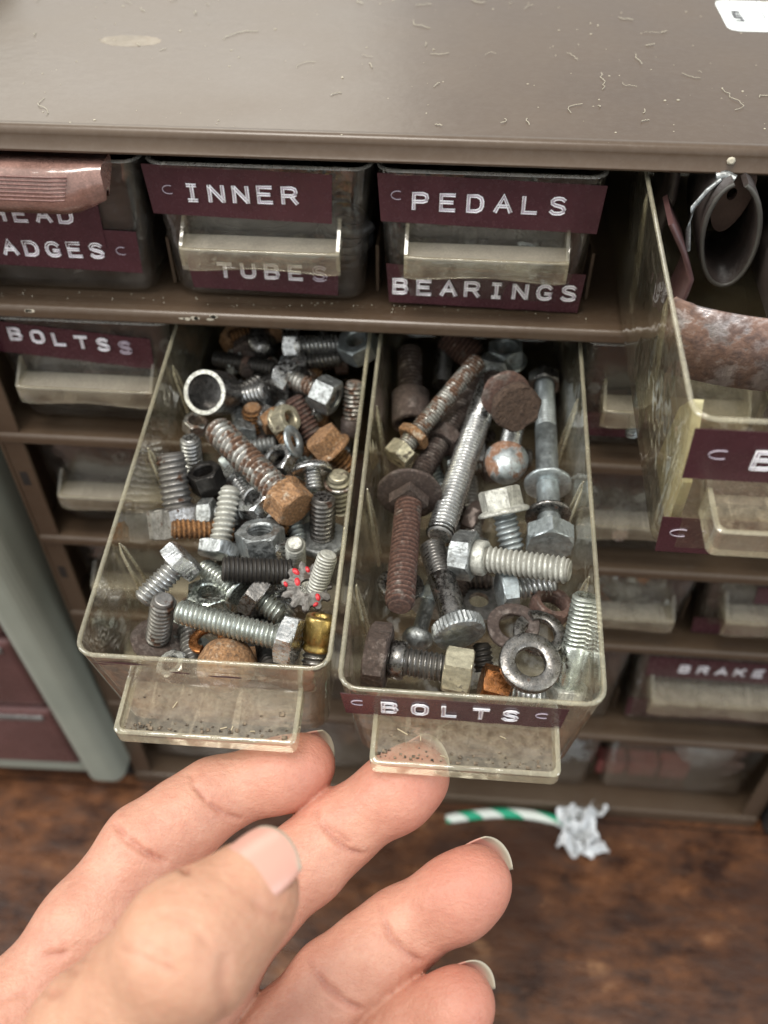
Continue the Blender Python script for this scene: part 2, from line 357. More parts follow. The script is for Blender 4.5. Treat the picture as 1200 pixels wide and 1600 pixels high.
def tape(parent, x0, x1, z0, z1, y, skew=0., rumple=0., torn=True):
    mb = MB(); n = 24
    def yy(t): return y - .15 - (rumple * abs(math.sin(t * 13)) * (math.sin(t * 31) * .5 + .6) if rumple else 0)
    dz = lambda t: skew * (t - .5)
    jag = lambda i, e: (uni(-.25, .25) if torn else 0)
    rs = []
    for i in range(n + 1):
        t = i / n; x = x0 + (x1 - x0) * t
        sl = (.8 if i == 0 else (-.6 if i == n else 0))
        rs.append([(x + sl, yy(t), z0 + dz(t)), (x, yy(t), z1 + dz(t)), (x, yy(t) + .14, z1 + dz(t)), (x + sl, yy(t) + .14, z0 + dz(t))])
    mb.rings(rs, 0, False, True, True)
    return mb.build('label_tape', TAPE, parent)
def mark(parent, x, z, y, s=1.):
    mb = MB(); mb.tube([(x + 1.6 * s * math.cos(rad(a)), y - .2, z + 1.1 * math.sin(rad(a))) for a in range(60, 301, 24)], .13, 5); return mb.build('crescent_mark', INKB, parent)
letters('LOT#', 0, 0, 2.2, 2.2, 0, None).name = 'sticker_printing'
pr = bpy.data.objects['sticker_printing']; pr.data.materials[0] = pr.data.materials[1] = plain('grey_ink', (.12, .12, .13), .6)
pr.parent = st; pr.rotation_euler = (rad(-90), 0, 0)
pr.matrix_local = Matrix.Translation((Vector((157.4, 85.5, 6.3)) - CO) * U) @ Matrix.Rotation(rad(90), 4, 'Z') @ Matrix.Rotation(rad(-90), 4, 'X') @ Matrix.Diagonal((1, .3, 1, 1))
pr.matrix_local = Matrix.Translation((Vector((155.6, 81.5, 6.37)) - CO) * U) @ Matrix.Rotation(rad(90), 4, 'Z') @ Matrix(((1, 0, 0, 0), (0, 0, 1, 0), (0, -.3, 0, 0), (0, 0, 0, 1)))
mb = MB()
for pl in ([(162, 84), (162.3, 99)], [(164, 98), (164.4, 90), (169, 90.5)], [(168, 100), (168, 83)], [(171, 82), (175, 99)], [(178, 90), (182, 96), (184, 88), (179, 84)]):
    mb.tube([(a, b, 6.38) for a, b in pl], .17, 5)
o = mb.build('handwriting', plain('pen_ink', (.18, .19, .2), .6), None); o.parent = st; o.location = -CO * U

# ------------------------------------------------------------------ drawers
def rrect(hw, y0, y1, r, z, n=4, back_r=.6):
    pts = []
    for cx, cyy, a0, rr in ((hw - r, y0 + r, -90, r), (hw - back_r, y1 - back_r, 0, back_r), (-hw + back_r, y1 - back_r, 90, back_r), (-hw + r, y0 + r, 180, r)):
        for i in range(n + 1):
            a = rad(a0 + 90 * i / n); pts.append((cx + rr * math.cos(a), cyy + rr * math.sin(a), z))
    return pts
def drawer_body(parent, hw, D, Hh, tp=3., wall=1.3, mats=None, r=4.5):
    mb = MB()
    outer = [rrect(hw, 0, D, r, -.5), rrect(hw - tp * .15, .25, D, r, -4), rrect(hw - tp * .9, tp * .45, D - 1, r, -Hh + 3.2), rrect(hw - tp - .7, tp * .5 + .7, D - 1.6, r, -Hh + .9), rrect(hw - tp - 2.6, tp * .5 + 2.6, D - 4, r - 1, -Hh)]
    mb.rings(outer, 0, True, False, False); mb.add(outer[-1], [tuple(range(len(outer[-1])))[::-1]], 0)
    inner = [rrect(hw - wall, wall, D - wall, r - 1, -.5), rrect(hw - wall - tp * .9, wall + tp * .45, D - 1 - wall, r - 1, -Hh + 3.6), rrect(hw - tp - 3.4, tp * .5 + 3.4, D - 5, r - 2, -Hh + 1.4)]
    mb.rings(inner[::-1], 0, True); mb.add(inner[-1], [tuple(range(len(inner[-1])))], 0)
    rim = [outer[0], rrect(hw - .15, .15, D - .1, r, -.1), rrect(hw - .45, .45, D - .4, r, .05), rrect(hw - wall + .2, wall - .2, D - wall + .2, r - 1, -.05), inner[0]]
    mb.rings(rim, 1, True)
    return mb.build('drawer_body', mats, parent)
def handle(parent, z, hw=20, out=8.5, y0=.3, drop=5.5, rise=1.6, mats=None, wave=1.2, wing=5.5):
    mb = MB(); n = 16
    xs = [-hw + 2 * hw * i / n for i in range(n + 1)]
    mb.box(-hw, hw, -out, y0 + .8, z - .7, z, 1)                                       # ledge
    rs = []
    for i, x in enumerate(xs):                                                        # lip with a wavy lower edge
        t = i / n; wv = wave * math.cos(t * 2 * math.pi) * .5 + wave * .5
        rd = .8 * (abs(2 * t - 1) ** 14); y = -out - .02 + rd
        rs.append([(x, y + .1, z + rise), (x, y - .75, z + rise - .2), (x, y - .9, z - drop * .5), (x, y - .5, z - drop - wv), (x, y + .3, z - drop - wv), (x, y + .1, z - drop * .5)])
    mb.rings(rs, 0, True, True, True)
    for s in (-1, 1):
        a, b = (s * hw, s * (hw - .9)); x0_, x1_ = min(a, b), max(a, b)
        pts = [(-out + .1, z + rise), (y0 + .5, z + rise + wing), (y0 + .5, z - 3), (-out + .1, z - drop)]
        mb.rings([[(x, p[0], p[1]) for p in pts] for x in (x0_, x1_)], 2, False, True, True)
    ob = mb.build('handle', mats, parent, .25, 2)
    return ob
def closed_drawer(k, x0, x1, label, inset=6, words1=None, words2=None, D=150):
    hw = (x1 - x0) / 2 - .5; zt = ZR[k] - 4.6; zb = ZR[k + 1] + 4.3; Hh = zt - zb
    t = thing('drawer', label, 'drawer', ((x0 + x1) / 2, inset, zt), group='clear drawers pushed shut in the brown cabinet')
    drawer_body(t, hw, D, Hh, 2.6, 1.3, [P_CLOSED, P_RIM_GLINT])
    t['zt'] = zt
    return t, hw, Hh
closed = {}
def full(t, hw, Hh, hz=-19.3, far=False): handle(t, hz, 20.5 if hw < 30 else 24, 6.6, .4, 5.0, .5, [P_HAND, P_LEDGE if far else P_DUST, P_HAND])
# row 1
t, hw, Hh = closed_drawer(0, -57.5, -.5, 'closed drawer with red tinted ribbed pull and maroon tape reading BADGES')
tape(t, -26, 15.5, -24, -11.5, .2); tape(t, -26, 23.8, -30.6, -18.4, .45, -1.2)
letters('HEAD', -13.5, -17.4, 5, 6.0, .1, t); letters('BADGES', -19.3, -27.4, 5.0, 5.95, .22, t); mark(t, 19.0, -24.6, .25)
mb = MB()                                                        # wide ribbed pull
rs = []
for i in range(15):
    x = -26 + 47.5 * i / 14; e = max(0, (i - 11) / 3); z0 = -9.4 + 5.5 * (1 - math.sqrt(max(0, 1 - e * e)))
    rs.append([(x, -6.5, 2.0), (x, -10.5 + 2.5 * e, .8), (x, -11.0 + 3 * e, -6), (x, -9.5 + 3 * e, z0), (x, -8 + 3 * e, z0), (x, -6, -6), (x, .4, -1), (x, .4, 2.0)])
mb.rings(rs, 0, True, True, True)
for j in range(7):
    zz = .6 - j * .95; yy = -10.55 - .45 * (j / 6)
    mb.tube([(-26, yy, zz), (9, yy, zz - .1), (14.0 - j * .3, yy + .3, zz)], .26, 6, 1)
o = mb.build('pull', [P_RED, plastic('pink_rib', (.7, .45, .4), (.20, .095, .08), .7, .95, .2)], t); o['label'] = 'translucent red tinted pull with fine moulded ribs'
t, hw, Hh = closed_drawer(0, -.5, 57, 'closed drawer labelled INNER TUBES on two maroon tapes')
tape(t, -28.4, 18.6, -14.0, -1.0, .2, -1.2); letters('INNER', -18.4, -10.0, 5.2, 6.15, .0, t); mark(t, -22.5, -6.8, .05)
tape(t, -21.5, 19.2, -35.6, -24.5, 1.0, -.8); letters('TUBES', -13.2, -32.0, 5.0, 6.4, .9, t, faint=(4,)); full(t, hw, Hh)
t, hw, Hh = closed_drawer(0, 57, 114, 'closed drawer labelled PEDALS above its handle and BEARINGS below')
tape(t, -27.6, 27.6, -14.0, -1.4, .2, -1.4); letters('PEDALS', -18.6, -10.2, 5.2, 6.7, .0, t); mark(t, -22.6, -6.2, .05)
tape(t, -25.6, 26.4, -38.0, -26.4, 1.4, -1.0, .3); letters('BEARINGS', -23.4, -35.0, 5.2, 6.35, .9, t); full(t, hw, Hh)
# row 2
t, hw, Hh = closed_drawer(1, -57, -.5, 'closed drawer left of the open ones, its maroon tape reading BOLTSS')
tape(t, -28, 20.8, -13.8, -3.0, .2, -4.4, .25); letters('BOLTSS', -20.2, -7.6, 4.8, 6.35, -.22, t, faint=(5,), slope=-.62); full(t, hw, Hh, -19.5)
names = {(1, 3): 'closed drawer with a small pull right of the open bolt drawer in the second row', (2, 0): 'closed dusty drawer directly below the one reading BOLTSS',
 (2, 1): 'closed drawer in the third row under the open drawer without a tape', (2, 2): 'closed drawer in the third row under the open BOLTS drawer', (2, 3): 'closed drawer at the right, just beneath the rusty clamp drawer',
 (2, 4): 'rightmost closed drawer of the third row, cut by the photo edge', (3, 0): 'closed drawer at the left end of the fourth row, by the brown post',
 (3, 1): 'closed drawer in the fourth row, second from the left', (3, 2): 'closed drawer in the middle of the fourth row', (3, 3): 'closed drawer with silvery and pink bits, left of the maroon taped one in row four',
 (3, 4): 'closed drawer with maroon tape corners at the right end of row four', (4, 0): 'wide closed drawer at the left end of the fifth row', (4, 1): 'wide closed drawer in row five, second from the left',
 (4, 2): 'wide closed drawer just left of the one reading BRAKE', (4, 3): 'wide closed drawer with maroon tape reading BRAKE', (5, 0): 'wide closed drawer at the left end of the bottom row',
 (5, 1): 'wide closed drawer in the bottom row, second from the left', (5, 2): 'wide closed drawer in the bottom row, third from the left', (5, 3): 'wide closed drawer at the bottom right with pink blocks and foil inside'}
for (k, c), lb in names.items():
    e = edges[k]; t, hw, Hh = closed_drawer(k, e[c], e[c + 1], lb)
    if k == 1: full(t, hw, Hh, -18); tape(t, -26, 10, -34, -25, 1.2)
    elif (k, c) == (4, 3):
        tape(t, -31, 33, -19, -6, .2, -.8); letters('BRAKE', -18, -15.0, 5.4, 7.0, .0, t); handle(t, -24, 28, 9, .8, 7, 2, [P_HAND, P_LEDGE, P_HAND]); tape(t, -33, 30, -50, -37, 1.6)
    elif (k, c) == (3, 4): handle(t, -15, 20, 8, .4, 6, 1.5, [P_HAND, P_LEDGE, P_HAND]); tape(t, -27, 0, -33, -24, 1.2); tape(t, -10, 24, -13, -4, .2)
    elif k == 5: pass
    else: full(t, hw, Hh, -18, c > 1)

# open drawers
def drawer_matrix(xc, y, z, tilt, yaw=0.): return Matrix.Translation((xc, y, z)) @ Matrix.Rotation(rad(yaw), 4, 'Z') @ Matrix.Rotation(rad(tilt), 4, 'X')
ML = drawer_matrix(28.2, -96.5, -65.6, 7.4, .2); MR = drawer_matrix(85.9, -101, -65.0, 7.2)
MC = drawer_matrix(148.5, -78, -7.5, 4.0)
def ribs(t, hw, Hh, sides, ys, tp=3.):
    for s in sides:
        for y in ys:
            mb = MB()
            for q in (-1.3, 1.3):
                xi = s * (hw - 1.5); xb = s * (hw - 1.5 - tp * .8)
                mb.tube([(xb, y + q * 1.6, -Hh + 3), ((xi + xb) / 2, y + q * 1.4, -Hh * .5), (xi, y + q * .7, -7), (xi + s * .1, y, -4.2)], [.55, .5, .42, .2], 6)
            mb.build('divider_rib', RIB, t)
def open_drawer(mat, label, ribspec, hw=28, D=150, Hh=38, tp=3.2):
    t = thing('open_drawer', label, 'drawer', mat=mat, group='clear drawers pulled out of the brown cabinet')
    drawer_body(t, hw, D, Hh, tp, 1.1, [P_OPEN, P_EDGE], 4.5)
    for s, ys in ribspec: ribs(t, hw, Hh, [s], ys)
    return t
dl = open_drawer(ML, 'pulled out drawer crammed with mixed bolts, no tape left on its front', [(-1, (32, 62, 92)), (1, (40, 70, 100))])
dr = open_drawer(MR, 'pulled out drawer of long bolts with maroon tape reading BOLTS', [(-1, (28, 56, 84)), (1, (34, 62, 90))])
dc = open_drawer(MC, 'pulled out drawer at upper right with a rusty clamp band and dark straps', [(-1, (40, 80))], Hh=40, tp=1.0)
def tray(parent, hx, z, hw, out, drop, tilt=0):
    """deep tray-like pull with raised rim on three sides"""
    mb = MB(); y0 = 1.0
    def loop(w_, o_, zz, r=1.6):
        p = []
        for cx, cyy, a0 in ((w_ - r, -o_ + r, -90), (-w_ + r, -o_ + r, 180)):
            pass
        p = [(w_, y0, zz)] + [(w_ - r + r * math.cos(rad(a)), -o_ + r + r * math.sin(rad(a)), zz) for a in (0, -22, -45, -68, -90)] + [(-w_ + r + r * math.cos(rad(a)), -o_ + r + r * math.sin(rad(a)), zz) for a in (-90, -112, -135, -158, -180)] + [(-w_, y0, zz)]
        return [(x + hx, y, q) for x, y, q in p]
    A = loop(hw, out, z - drop); B = loop(hw, out, z + 1.0); B2 = loop(hw - .25, out - .25, z + 1.3); C_ = loop(hw - 1.0, out - 1.0, z + 1.2); D_ = loop(hw - 1.4, out - 1.4, z - .6); E_ = loop(hw - 1.2, out - 1.2, z - drop + .3)
    mb.rings([A, B], 0, True, closed=False); mb.rings([B, B2, C_], 2, True, closed=False); mb.rings([C_, D_], 0, True, closed=False)
    n = len(D_); mb.add(D_, [tuple(range(n))], 1); mb.rings([E_, D_], 0, True, closed=False); mb.rings([A, E_], 2, True, closed=False)
    return mb.build('handle', [P_HAND, P_TRAY, P_EDGE], parent)
P_TRAY = plastic('tray_floor', (.95, .92, .83), (.34, .28, .19), .12, .38, .14, .5)
tray(dl, 1.2, -12.5, 20, 12.3, 3.2); tray(dr, -.4, -12.8, 20, 11.0, 3.2)
o = tray(dc, .5, -20.0, 21, 10, 5.5)
tape(dr, -27.2, 20.5, -12.0, -2.6, .3, -.6, .15); letters('BOLTS', -18.2, -9.4, 4.3, 6.4, .0, dr, wob=.05, hs=1.); mark(dr, -23.4, -6.0, .15); mark(dr, 15.5, -6.4, .15)
tape(dc, -27, 26, -15.5, -2.5, .1, -.4); letters('B', -14.5, -12.2, 5.6, 6.5, -.1, dc); mark(dc, -21, -8.5, 0, 1.3)
tape(dc, -27.0, 26, -38.6, -27.6, .6, -.3); mark(dc, -22.5, -32, .5, 1.3)
mb = MB()                                                        # old glue and ink smears left by a lost tape
for cx, cz, rx, rz in ((-17, -2.5, 5.5, .5), (5, -6.0, 3.6, .45), (-5, -5.4, 2.4, .35), (-22, -3.4, 2, .3)): blob(mb, cx, cz, rx, rz, -.03, 18, .35, ax='xz')
o = mb.build('tape_residue', plain('residue', (.07, .03, .035), .5), dl); o['label'] = 'dark smears left where the tape came off'
def crumbs(parent, hx, z, out):
    mb = MB()
    for i in range(75):
        x = hx + uni(-18.2, 18.2); y = -uni(.2, out - 2) if rnd() < .15 else -(out - 2) + abs(random.gauss(0, 1.2)); s = abs(random.gauss(0, .2)) + .06
        mb.box(x - s, x + s, y - s * .7, y + s * .7, z - .58, z - .5 + s * .6)
    for i in range(4):
        x = hx + uni(-16, 14); y = -uni(1.5, out - 2); a = uni(0, 3.1); l = uni(1.0, 4)
        mb.tube([(x, y, z - .4), (x + l * math.cos(a), y + .4 * l * math.sin(a), z - .3)], .12, 5, 1)
    o = mb.build('crumbs', [plain('grit', (.12, .09, .06), .8, 0, .9, 1.), plain('straw_bit', (.45, .38, .25), .7)], parent); o['kind'] = 'stuff'
crumbs(dl, 1.2, -12.5, 12.3); crumbs(dr, -.4, -12.8, 11)

# ------------------------------------------------------------------ hardware
def tri(f): return abs(2 * f - 1)
def thread(mb, r, z0, z1, p=1., depth=None, m=0, seg=20, chamfer=True, cap=True):
    p *= 1.12; depth = depth or p * .55; o0 = len(mb.v); gi = 0
    n = max(6, int((z1 - z0) / p * 6)); rs = []
    for j in range(n + 1):
        z = z0 + (z1 - z0) * j / n; ring = []
        e = 0
        if chamfer: e = max(0, 1 - (z1 - z) / (p * .9)) * depth * 1.3
        for i in range(seg):
            a = 2 * math.pi * i / seg; f = (z / p - i / seg) % 1.0
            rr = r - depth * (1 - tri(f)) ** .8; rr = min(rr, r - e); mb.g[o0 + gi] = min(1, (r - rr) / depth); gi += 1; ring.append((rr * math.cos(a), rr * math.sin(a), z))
        rs.append(ring)
    mb.rings(rs, m, True)
    if cap:
        rr = r - depth * 1.35
        mb.rings([rs[-1], [(rr * .9 * math.cos(2 * math.pi * i / seg), rr * .9 * math.sin(2 * math.pi * i / seg), z1 + .12) for i in range(seg)]], m, True)
        mb.add([(rr * .9 * math.cos(2 * math.pi * i / seg), rr * .9 * math.sin(2 * math.pi * i / seg), z1 + .12) for i in range(seg)], [tuple(range(seg))], m)
        mb.add(rs[0], [tuple(range(seg))[::-1]], m)
def hexring(af, z, n=36, clip=None, rot=0.):
    out = []
    for i in range(n):
        a = 2 * math.pi * i / n; b = ((a + math.pi / 6) % (math.pi / 3)) - math.pi / 6; r = af / 2 / math.cos(b)
        if clip: r = min(r, clip)
        out.append((r * math.cos(a + rot), r * math.sin(a + rot), z))
    return out
def hexbody(mb, af, z0, z1, hole=0., m=0, ch0=True, ch1=True, rot=0.):
    R_ = af / 2 * 1.155; cc = af * .045
    rs = [hexring(af, z0, clip=af / 2 * .98 if ch0 else None, rot=rot)]
    if ch0: rs.append(hexring(af, z0 + cc * .5, clip=af / 2 * 1.07, rot=rot)); rs.append(hexring(af, z0 + cc, rot=rot))
    if ch1: rs.append(hexring(af, z1 - cc, rot=rot)); rs.append(hexring(af, z1 - cc * .5, clip=af / 2 * 1.07, rot=rot))
    rs.append(hexring(af, z1, clip=af / 2 * .98 if ch1 else None, rot=rot))
    mb.rings(rs, m, False)
    n = 36
    if hole:
        for zz, ring, d in ((z0, rs[0], 1), (z1, rs[-1], -1)):
            i1 = [(hole * 1.12 * math.cos(2 * math.pi * i / n + rot), hole * 1.12 * math.sin(2 * math.pi * i / n + rot), zz) for i in range(n)]
            i2 = [(hole * math.cos(2 * math.pi * i / n + rot), hole * math.sin(2 * math.pi * i / n + rot), zz + d * .4) for i in range(n)]
            mb.rings([ring, i1, i2], m, False)
        hs = []
        k = max(4, int((z1 - z0 - .8) / .25))
        for j in range(k + 1):
            z = z0 + .4 + (z1 - z0 - .8) * j / k
            hs.append([((hole + (.22 * tri(((z / .9) - i / n) % 1))) * math.cos(2 * math.pi * i / n + rot), (hole + (.22 * tri(((z / .9) - i / n) % 1))) * math.sin(2 * math.pi * i / n + rot), z) for i in range(n)])
        mb.rings(hs, m, True)
    else: mb.add(rs[0], [tuple(range(n))[::-1]], m); mb.add(rs[-1], [tuple(range(n))], m)
def wobble(mb, amt, seed=0):
    r = random.Random(seed); ph = [r.uniform(0, 6) for _ in range(6)]
    mb.v = [(x + amt * math.sin(y * 1.1 + z * .9 + ph[0]), y + amt * math.sin(x * 1.2 + z * 1.3 + ph[1]), z + amt * .6 * math.sin(x * .9 + y * 1.4 + ph[2])) for x, y, z in mb.v]
def frame_from(p, d, roll=0.):
    d = d.normalized(); q = d.to_track_quat('Z', 'Y').to_matrix().to_4x4(); return Matrix.Translation(p) @ q @ Matrix.Rotation(roll, 4, 'Z')
def on_plane(MD, u, v, h):
    """point where the sight line through a photo pixel meets the plane h mm from the drawer's rim"""
    inv = MD.inverted(); o = inv @ CAM; d = inv.to_3x3() @ ray(u, v); t = (h - o.z) / d.z; return MD @ (o + d * t)
G = {'L': (ML, 'loose hardware in the left open drawer'), 'R': (MR, 'loose hardware in the BOLTS drawer')}
def bolt(D, A, hA, B, hB, d, mat, label, head=('hex', 9, 4), name='bolt', p=None, smooth_to=0., extras=(), hmat=None, roll=None, cat=None, group=None):
    """A: head, B: tip (photo pixel + height below the rim)"""
    d *= 1.13
    if head and head[0] in ("hex", "flange"): head = (head[0], head[1] * 1.08) + tuple(head[2:])
    MD, g = G[D]; a = on_plane(MD, *A, hA); b = on_plane(MD, *B, hB); Lg = (b - a).length
    kind = head[0] if head else None
    t = thing(name, label, cat or ('screw' if name == 'screw' else 'bolt' if name == 'bolt' else name.replace('_', ' ')), mat=frame_from(a, b - a, uni(0, 6) if roll is None else roll), group=group or g)
    mt = M[mat]; hm = M[hmat or mat]; p = p or (.9 if d < 5 else 1.15 if d < 7.5 else 1.4)
    zh = 0.
    if kind:
        hb = MB(); 
        if kind == 'hex': hexbody(hb, head[1], -head[2] / 2, head[2] / 2); zh = head[2] / 2
        elif kind == 'flange':
            hexbody(hb, head[1], -head[2] / 2, head[2] / 2 + .2, ch1=False); zh = head[2] / 2
            hb.lathe([(head[1] * .5, zh - .6), (head[3] - .5, zh - .1), (head[3], zh + .3), (head[3], zh + .9), (head[3] - .4, zh + 1.1), (d / 2, zh + 1.1)], 32); zh += 1.1
        elif kind in ('dome', 'carriage'):
            R_, k = head[1], head[2]; hb.lathe([(R_ * .04, -k / 2)] + [(R_ * math.sin(rad(x)), k / 2 - .5 - (k - .5) * math.cos(rad(x))) for x in (12, 25, 38, 52, 65, 78, 90)] + [(R_ * .99, k / 2 - .1), (R_ * .93, k / 2), (d / 2, k / 2)], 32)
            zh = k / 2
            if kind == 'carriage': s = d / 2 * .98; hb.box(-s, s, -s, s, zh - .1, zh + 3.6); zh += 3.6
        elif kind == 'disc': hb.lathe([(head[1] - .5, -head[2] / 2), (head[1], -head[2] / 2 + .4), (head[1], head[2] / 2 - .4), (head[1] - .5, head[2] / 2)], 32); zh = head[2] / 2
        elif kind == 'knurl':
            R_, k = head[1], head[2]; n = 72
            pr_ = lambda r, z, kn: [((r - (kn if i % 2 else 0)) * math.cos(2 * math.pi * i / n), (r - (kn if i % 2 else 0)) * math.sin(2 * math.pi * i / n), z) for i in range(n)]
            hb.rings([pr_(R_ * .75, -k / 2 - .3, 0), pr_(R_ - .5, -k / 2, 0), pr_(R_, -k / 2 + .5, .3), pr_(R_, k / 2 - .5, .3), pr_(R_ - .5, k / 2, 0)], 0, False, True, True); zh = k / 2
        elif kind == 'socket':                                   # deep cup with a hollow hex or round mouth
            R_, k = head[1], head[2]; w_ = head[3]
            hb.lathe([(R_ - w_, -k / 2 + k * .8), (R_ - w_, -k / 2 + .5), (R_ - w_ + .1, -k / 2), (R_ - .15, -k / 2), (R_, -k / 2 + .5), (R_, k / 2 - .8), (R_ - .8, k / 2)], 36); zh = k / 2
            if head[-1] == 'bright':
                hb.lathe([(R_ - .2, -k / 2 - .03), (R_ - w_ + .15, -k / 2 - .03)], 36, 1, cap0=False, cap1=False)
        if kind and kind != 'socket': wobble(hb, .05 if mat in ('zinc', 'zincgreen') else .3 if hmat == 'rustdark' else .13, random.randint(0, 999))
        hb.build('head', [hm, M['white']], t)
    sb = MB()
    if kind is None: zh = -.2
    if smooth_to > 0:
        zs = zh + (Lg - zh) * smooth_to; sb.lathe([(d / 2, zh - .3), (d / 2, zs), (d / 2 - p * .3, zs + .3)], 22)
        thread(sb, d / 2, zs, Lg, p)
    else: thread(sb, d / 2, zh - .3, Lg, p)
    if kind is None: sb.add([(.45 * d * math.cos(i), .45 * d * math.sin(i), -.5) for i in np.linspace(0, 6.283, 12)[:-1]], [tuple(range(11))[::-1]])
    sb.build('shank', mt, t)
    for e in extras:
        z = zh + (Lg - zh) * e[1]; eb = MB()
        if e[0] == 'nut': hexbody(eb, e[2], z - e[3] / 2, z + e[3] / 2, d / 2 - .1, rot=uni(0, 1)); eb.build('nut', M[e[4]], t)
        elif e[0] == 'washer': eb.lathe([(d / 2 - .1, z - .5), (e[2] - .3, z - .5), (e[2], z - .2), (e[2], z + .4), (e[2] - .3, z + .6), (d / 2 - .1, z + .6)], 32); wobble(eb, .12, 3); eb.build('washer', M[e[4]], t)
        elif e[0] == 'collar': eb.lathe([(d / 2 - .1, z - e[3] / 2), (e[2] - .3, z - e[3] / 2), (e[2], z - e[3] / 2 + .4), (e[2], z + e[3] / 2 - .4), (e[2] - .3, z + e[3] / 2), (d / 2 - .1, z + e[3] / 2)], 28); eb.build('collar', M[e[4]], t)
    return t
def camdir(n): return CM @ Vector(n)
def placed(D, px_, h, n, label, cat, name, roll=None):
    MD, g = G[D]; p = on_plane(MD, *px_, h); return thing(name, label, cat, mat=frame_from(p, camdir(n), uni(0, 6) if roll is None else roll), group=g)
def nut(D, px_, h, n, af, th, hole, mat, label, flange=0, insert=False, name='nut', roll=None):
    t = placed(D, px_, h, n, label, 'nut', name, roll); mb = MB(); af *= 1.1; hole *= 1.08; th *= 1.05; hexbody(mb, af, -th / 2, th / 2, hole)
    if flange: mb.lathe([(hole + .3, -th / 2 - .9), (flange - .3, -th / 2 - .9), (flange, -th / 2 - .5), (flange, -th / 2 - .1), (af * .5, -th / 2 + .4)], 32, cap0=False, cap1=False)
    if insert: mb.lathe([(af * .47, th / 2 - .2), (af * .44, th / 2 + .9), (af * .36, th / 2 + 1.5), (hole * 1.05, th / 2 + 1.4), (hole, th / 2 - .4)], 32, cap0=False, cap1=False)
    wobble(mb, .06, random.randint(0, 99)); mb.build('nut_body', M[mat], t); return t
def washer(D, px_, h, n, R_, hole, th, mat, label, split=False, bend=.0, name='washer'):
    t = placed(D, px_, h, n, label, 'washer', name, 0.5)
    N = 40; rs = []
    for i in range(N + (0 if split else 1)):
        a = 2 * math.pi * i / N * (.975 if split else 1); dz = (1.1 * i / N if split else 0) + bend * math.cos(2 * a); c, s = math.cos(a), math.sin(a)
        rs.append([(hole * c, hole * s, dz - th / 2 + .1), ((hole + .2) * c, (hole + .2) * s, dz - th / 2), ((R_ - .25) * c, (R_ - .25) * s, dz - th / 2), (R_ * c, R_ * s, dz - th / 2 + .25), (R_ * c, R_ * s, dz + th / 2 - .25), ((R_ - .25) * c, (R_ - .25) * s, dz + th / 2), ((hole + .25) * c, (hole + .25) * s, dz + th / 2), (hole * c, hole * s, dz + th / 2 - .2)])
    mb = MB(); mb.rings(rs, 0, True, split, split); mb.build('washer_ring', M[mat], t); return t

# ---- left drawer
L = 'L'
bolt(L, (454, 787), -10, (336, 668), -9, 7.4, 'rustzinc', 'long rusty bolt with an orange rusted flanged hex head lying across the left drawer', ('flange', 9.2, 5.5, 5.9), hmat='rust', p=1.5)
bolt(L, (281, 815), -22, (266, 708), -10, 7.6, 'greysteel', 'stout dull grey bolt standing on its wide worn hex head by the left wall', ('hex', 13.6, 8), hmat='greysteel')
bolt(L, (302, 735), -24, (297, 684), -13, 5.4, 'zinc', 'small shiny threaded stud upright beside the stout grey bolt', None, 'threaded_stud')
bolt(L, (334, 614), -9, (386, 618), -26, 5.0, 'zincdull', 'dark hollow cylinder with a bright speckled rim facing up', ('socket', 6.3, 12, 1.45, 'bright'), 'socket_sleeve', hmat='steel')
nut(L, (336, 618), -17, (-.35, .3, .9), 7, 2.5, 1.8, 'zincdull', 'dull nut sitting inside the hollow cylinder with the speckled rim')
bolt(L, (447, 588), -12, (520, 622), -13, 5.0, 'rustzinc', 'bright hex bolt with a rusty shank and a bright nut at its end', ('hex', 7.8, 5), hmat='zinc', extras=(('nut', .83, 9.2, 6.4, 'zincdull'),))
bolt(L, (413, 532), -16, (372, 556), -26, 5., 'steel', 'dark pan head screw tilted on its side at the back of the left drawer', ('dome', 5.2, 3), 'screw')
bolt(L, (339, 561), -20, (430, 577), -16, 4.8, 'black', 'thin black threaded rod with a brown band at the back left', None, 'threaded_rod', extras=(('collar', .55, 2.6, 2.2, 'redrust'),))
bolt(L, (452, 540), -14, (534, 538), -15, 5.6, 'zinc', 'bright flanged bolt lying level under the shelf at the back', ('flange', 8.4, 4, 5.4))
nut(L, (560, 540), -13, (-.3, .5, .8), 9.6, 6, 2.6, 'galv', 'plump grey nut in the back right corner of the left drawer')
nut(L, (368, 530), -20, (.3, .4, .85), 7.5, 5, 2.4, 'rust', 'orange rusted nut in the back left corner')
bolt(L, (549, 672), -24, (554, 597), -11, 5.2, 'rustzinc', 'upright stud with brown top and bright threads against the shared wall', None, 'threaded_stud', extras=(('collar', .1, 3.2, 5, 'brown'),))
bolt(L, (492, 688), -22, (457, 622), -14, 5.8, 'redrust', 'dark red rusty threaded stud leaning behind the rusty hex head', None, 'threaded_stud')
bolt(L, (508, 690), -13, (548, 735), -21, 5.4, 'rust', 'short bolt with a lumpy orange brown flanged head by the shared wall', ('flange', 8.4, 5, 5.8))
bolt(L, (398, 674), -23, (394, 636), -14, 5.6, 'rust', 'short rusty screw standing on a thin brown disc', ('disc', 6.6, 1.2), 'screw', hmat='brown')
bolt(L, (366, 622), -19, (415, 612), -15, 5.2, 'zinc', 'short bright stud beside the hollow cylinder', None, 'threaded_stud')
nut(L, (446, 656), -14, (.75, .25, .6), 6.8, 4, 1.9, 'cream', 'small cream and orange nut on its edge behind the long rusty bolt', flange=4.4)
nut(L, (418, 652), -17, (.6, .2, .7), 5.4, 3, 1.6, 'greysteel', 'tiny dull nut left of the cream and orange one')
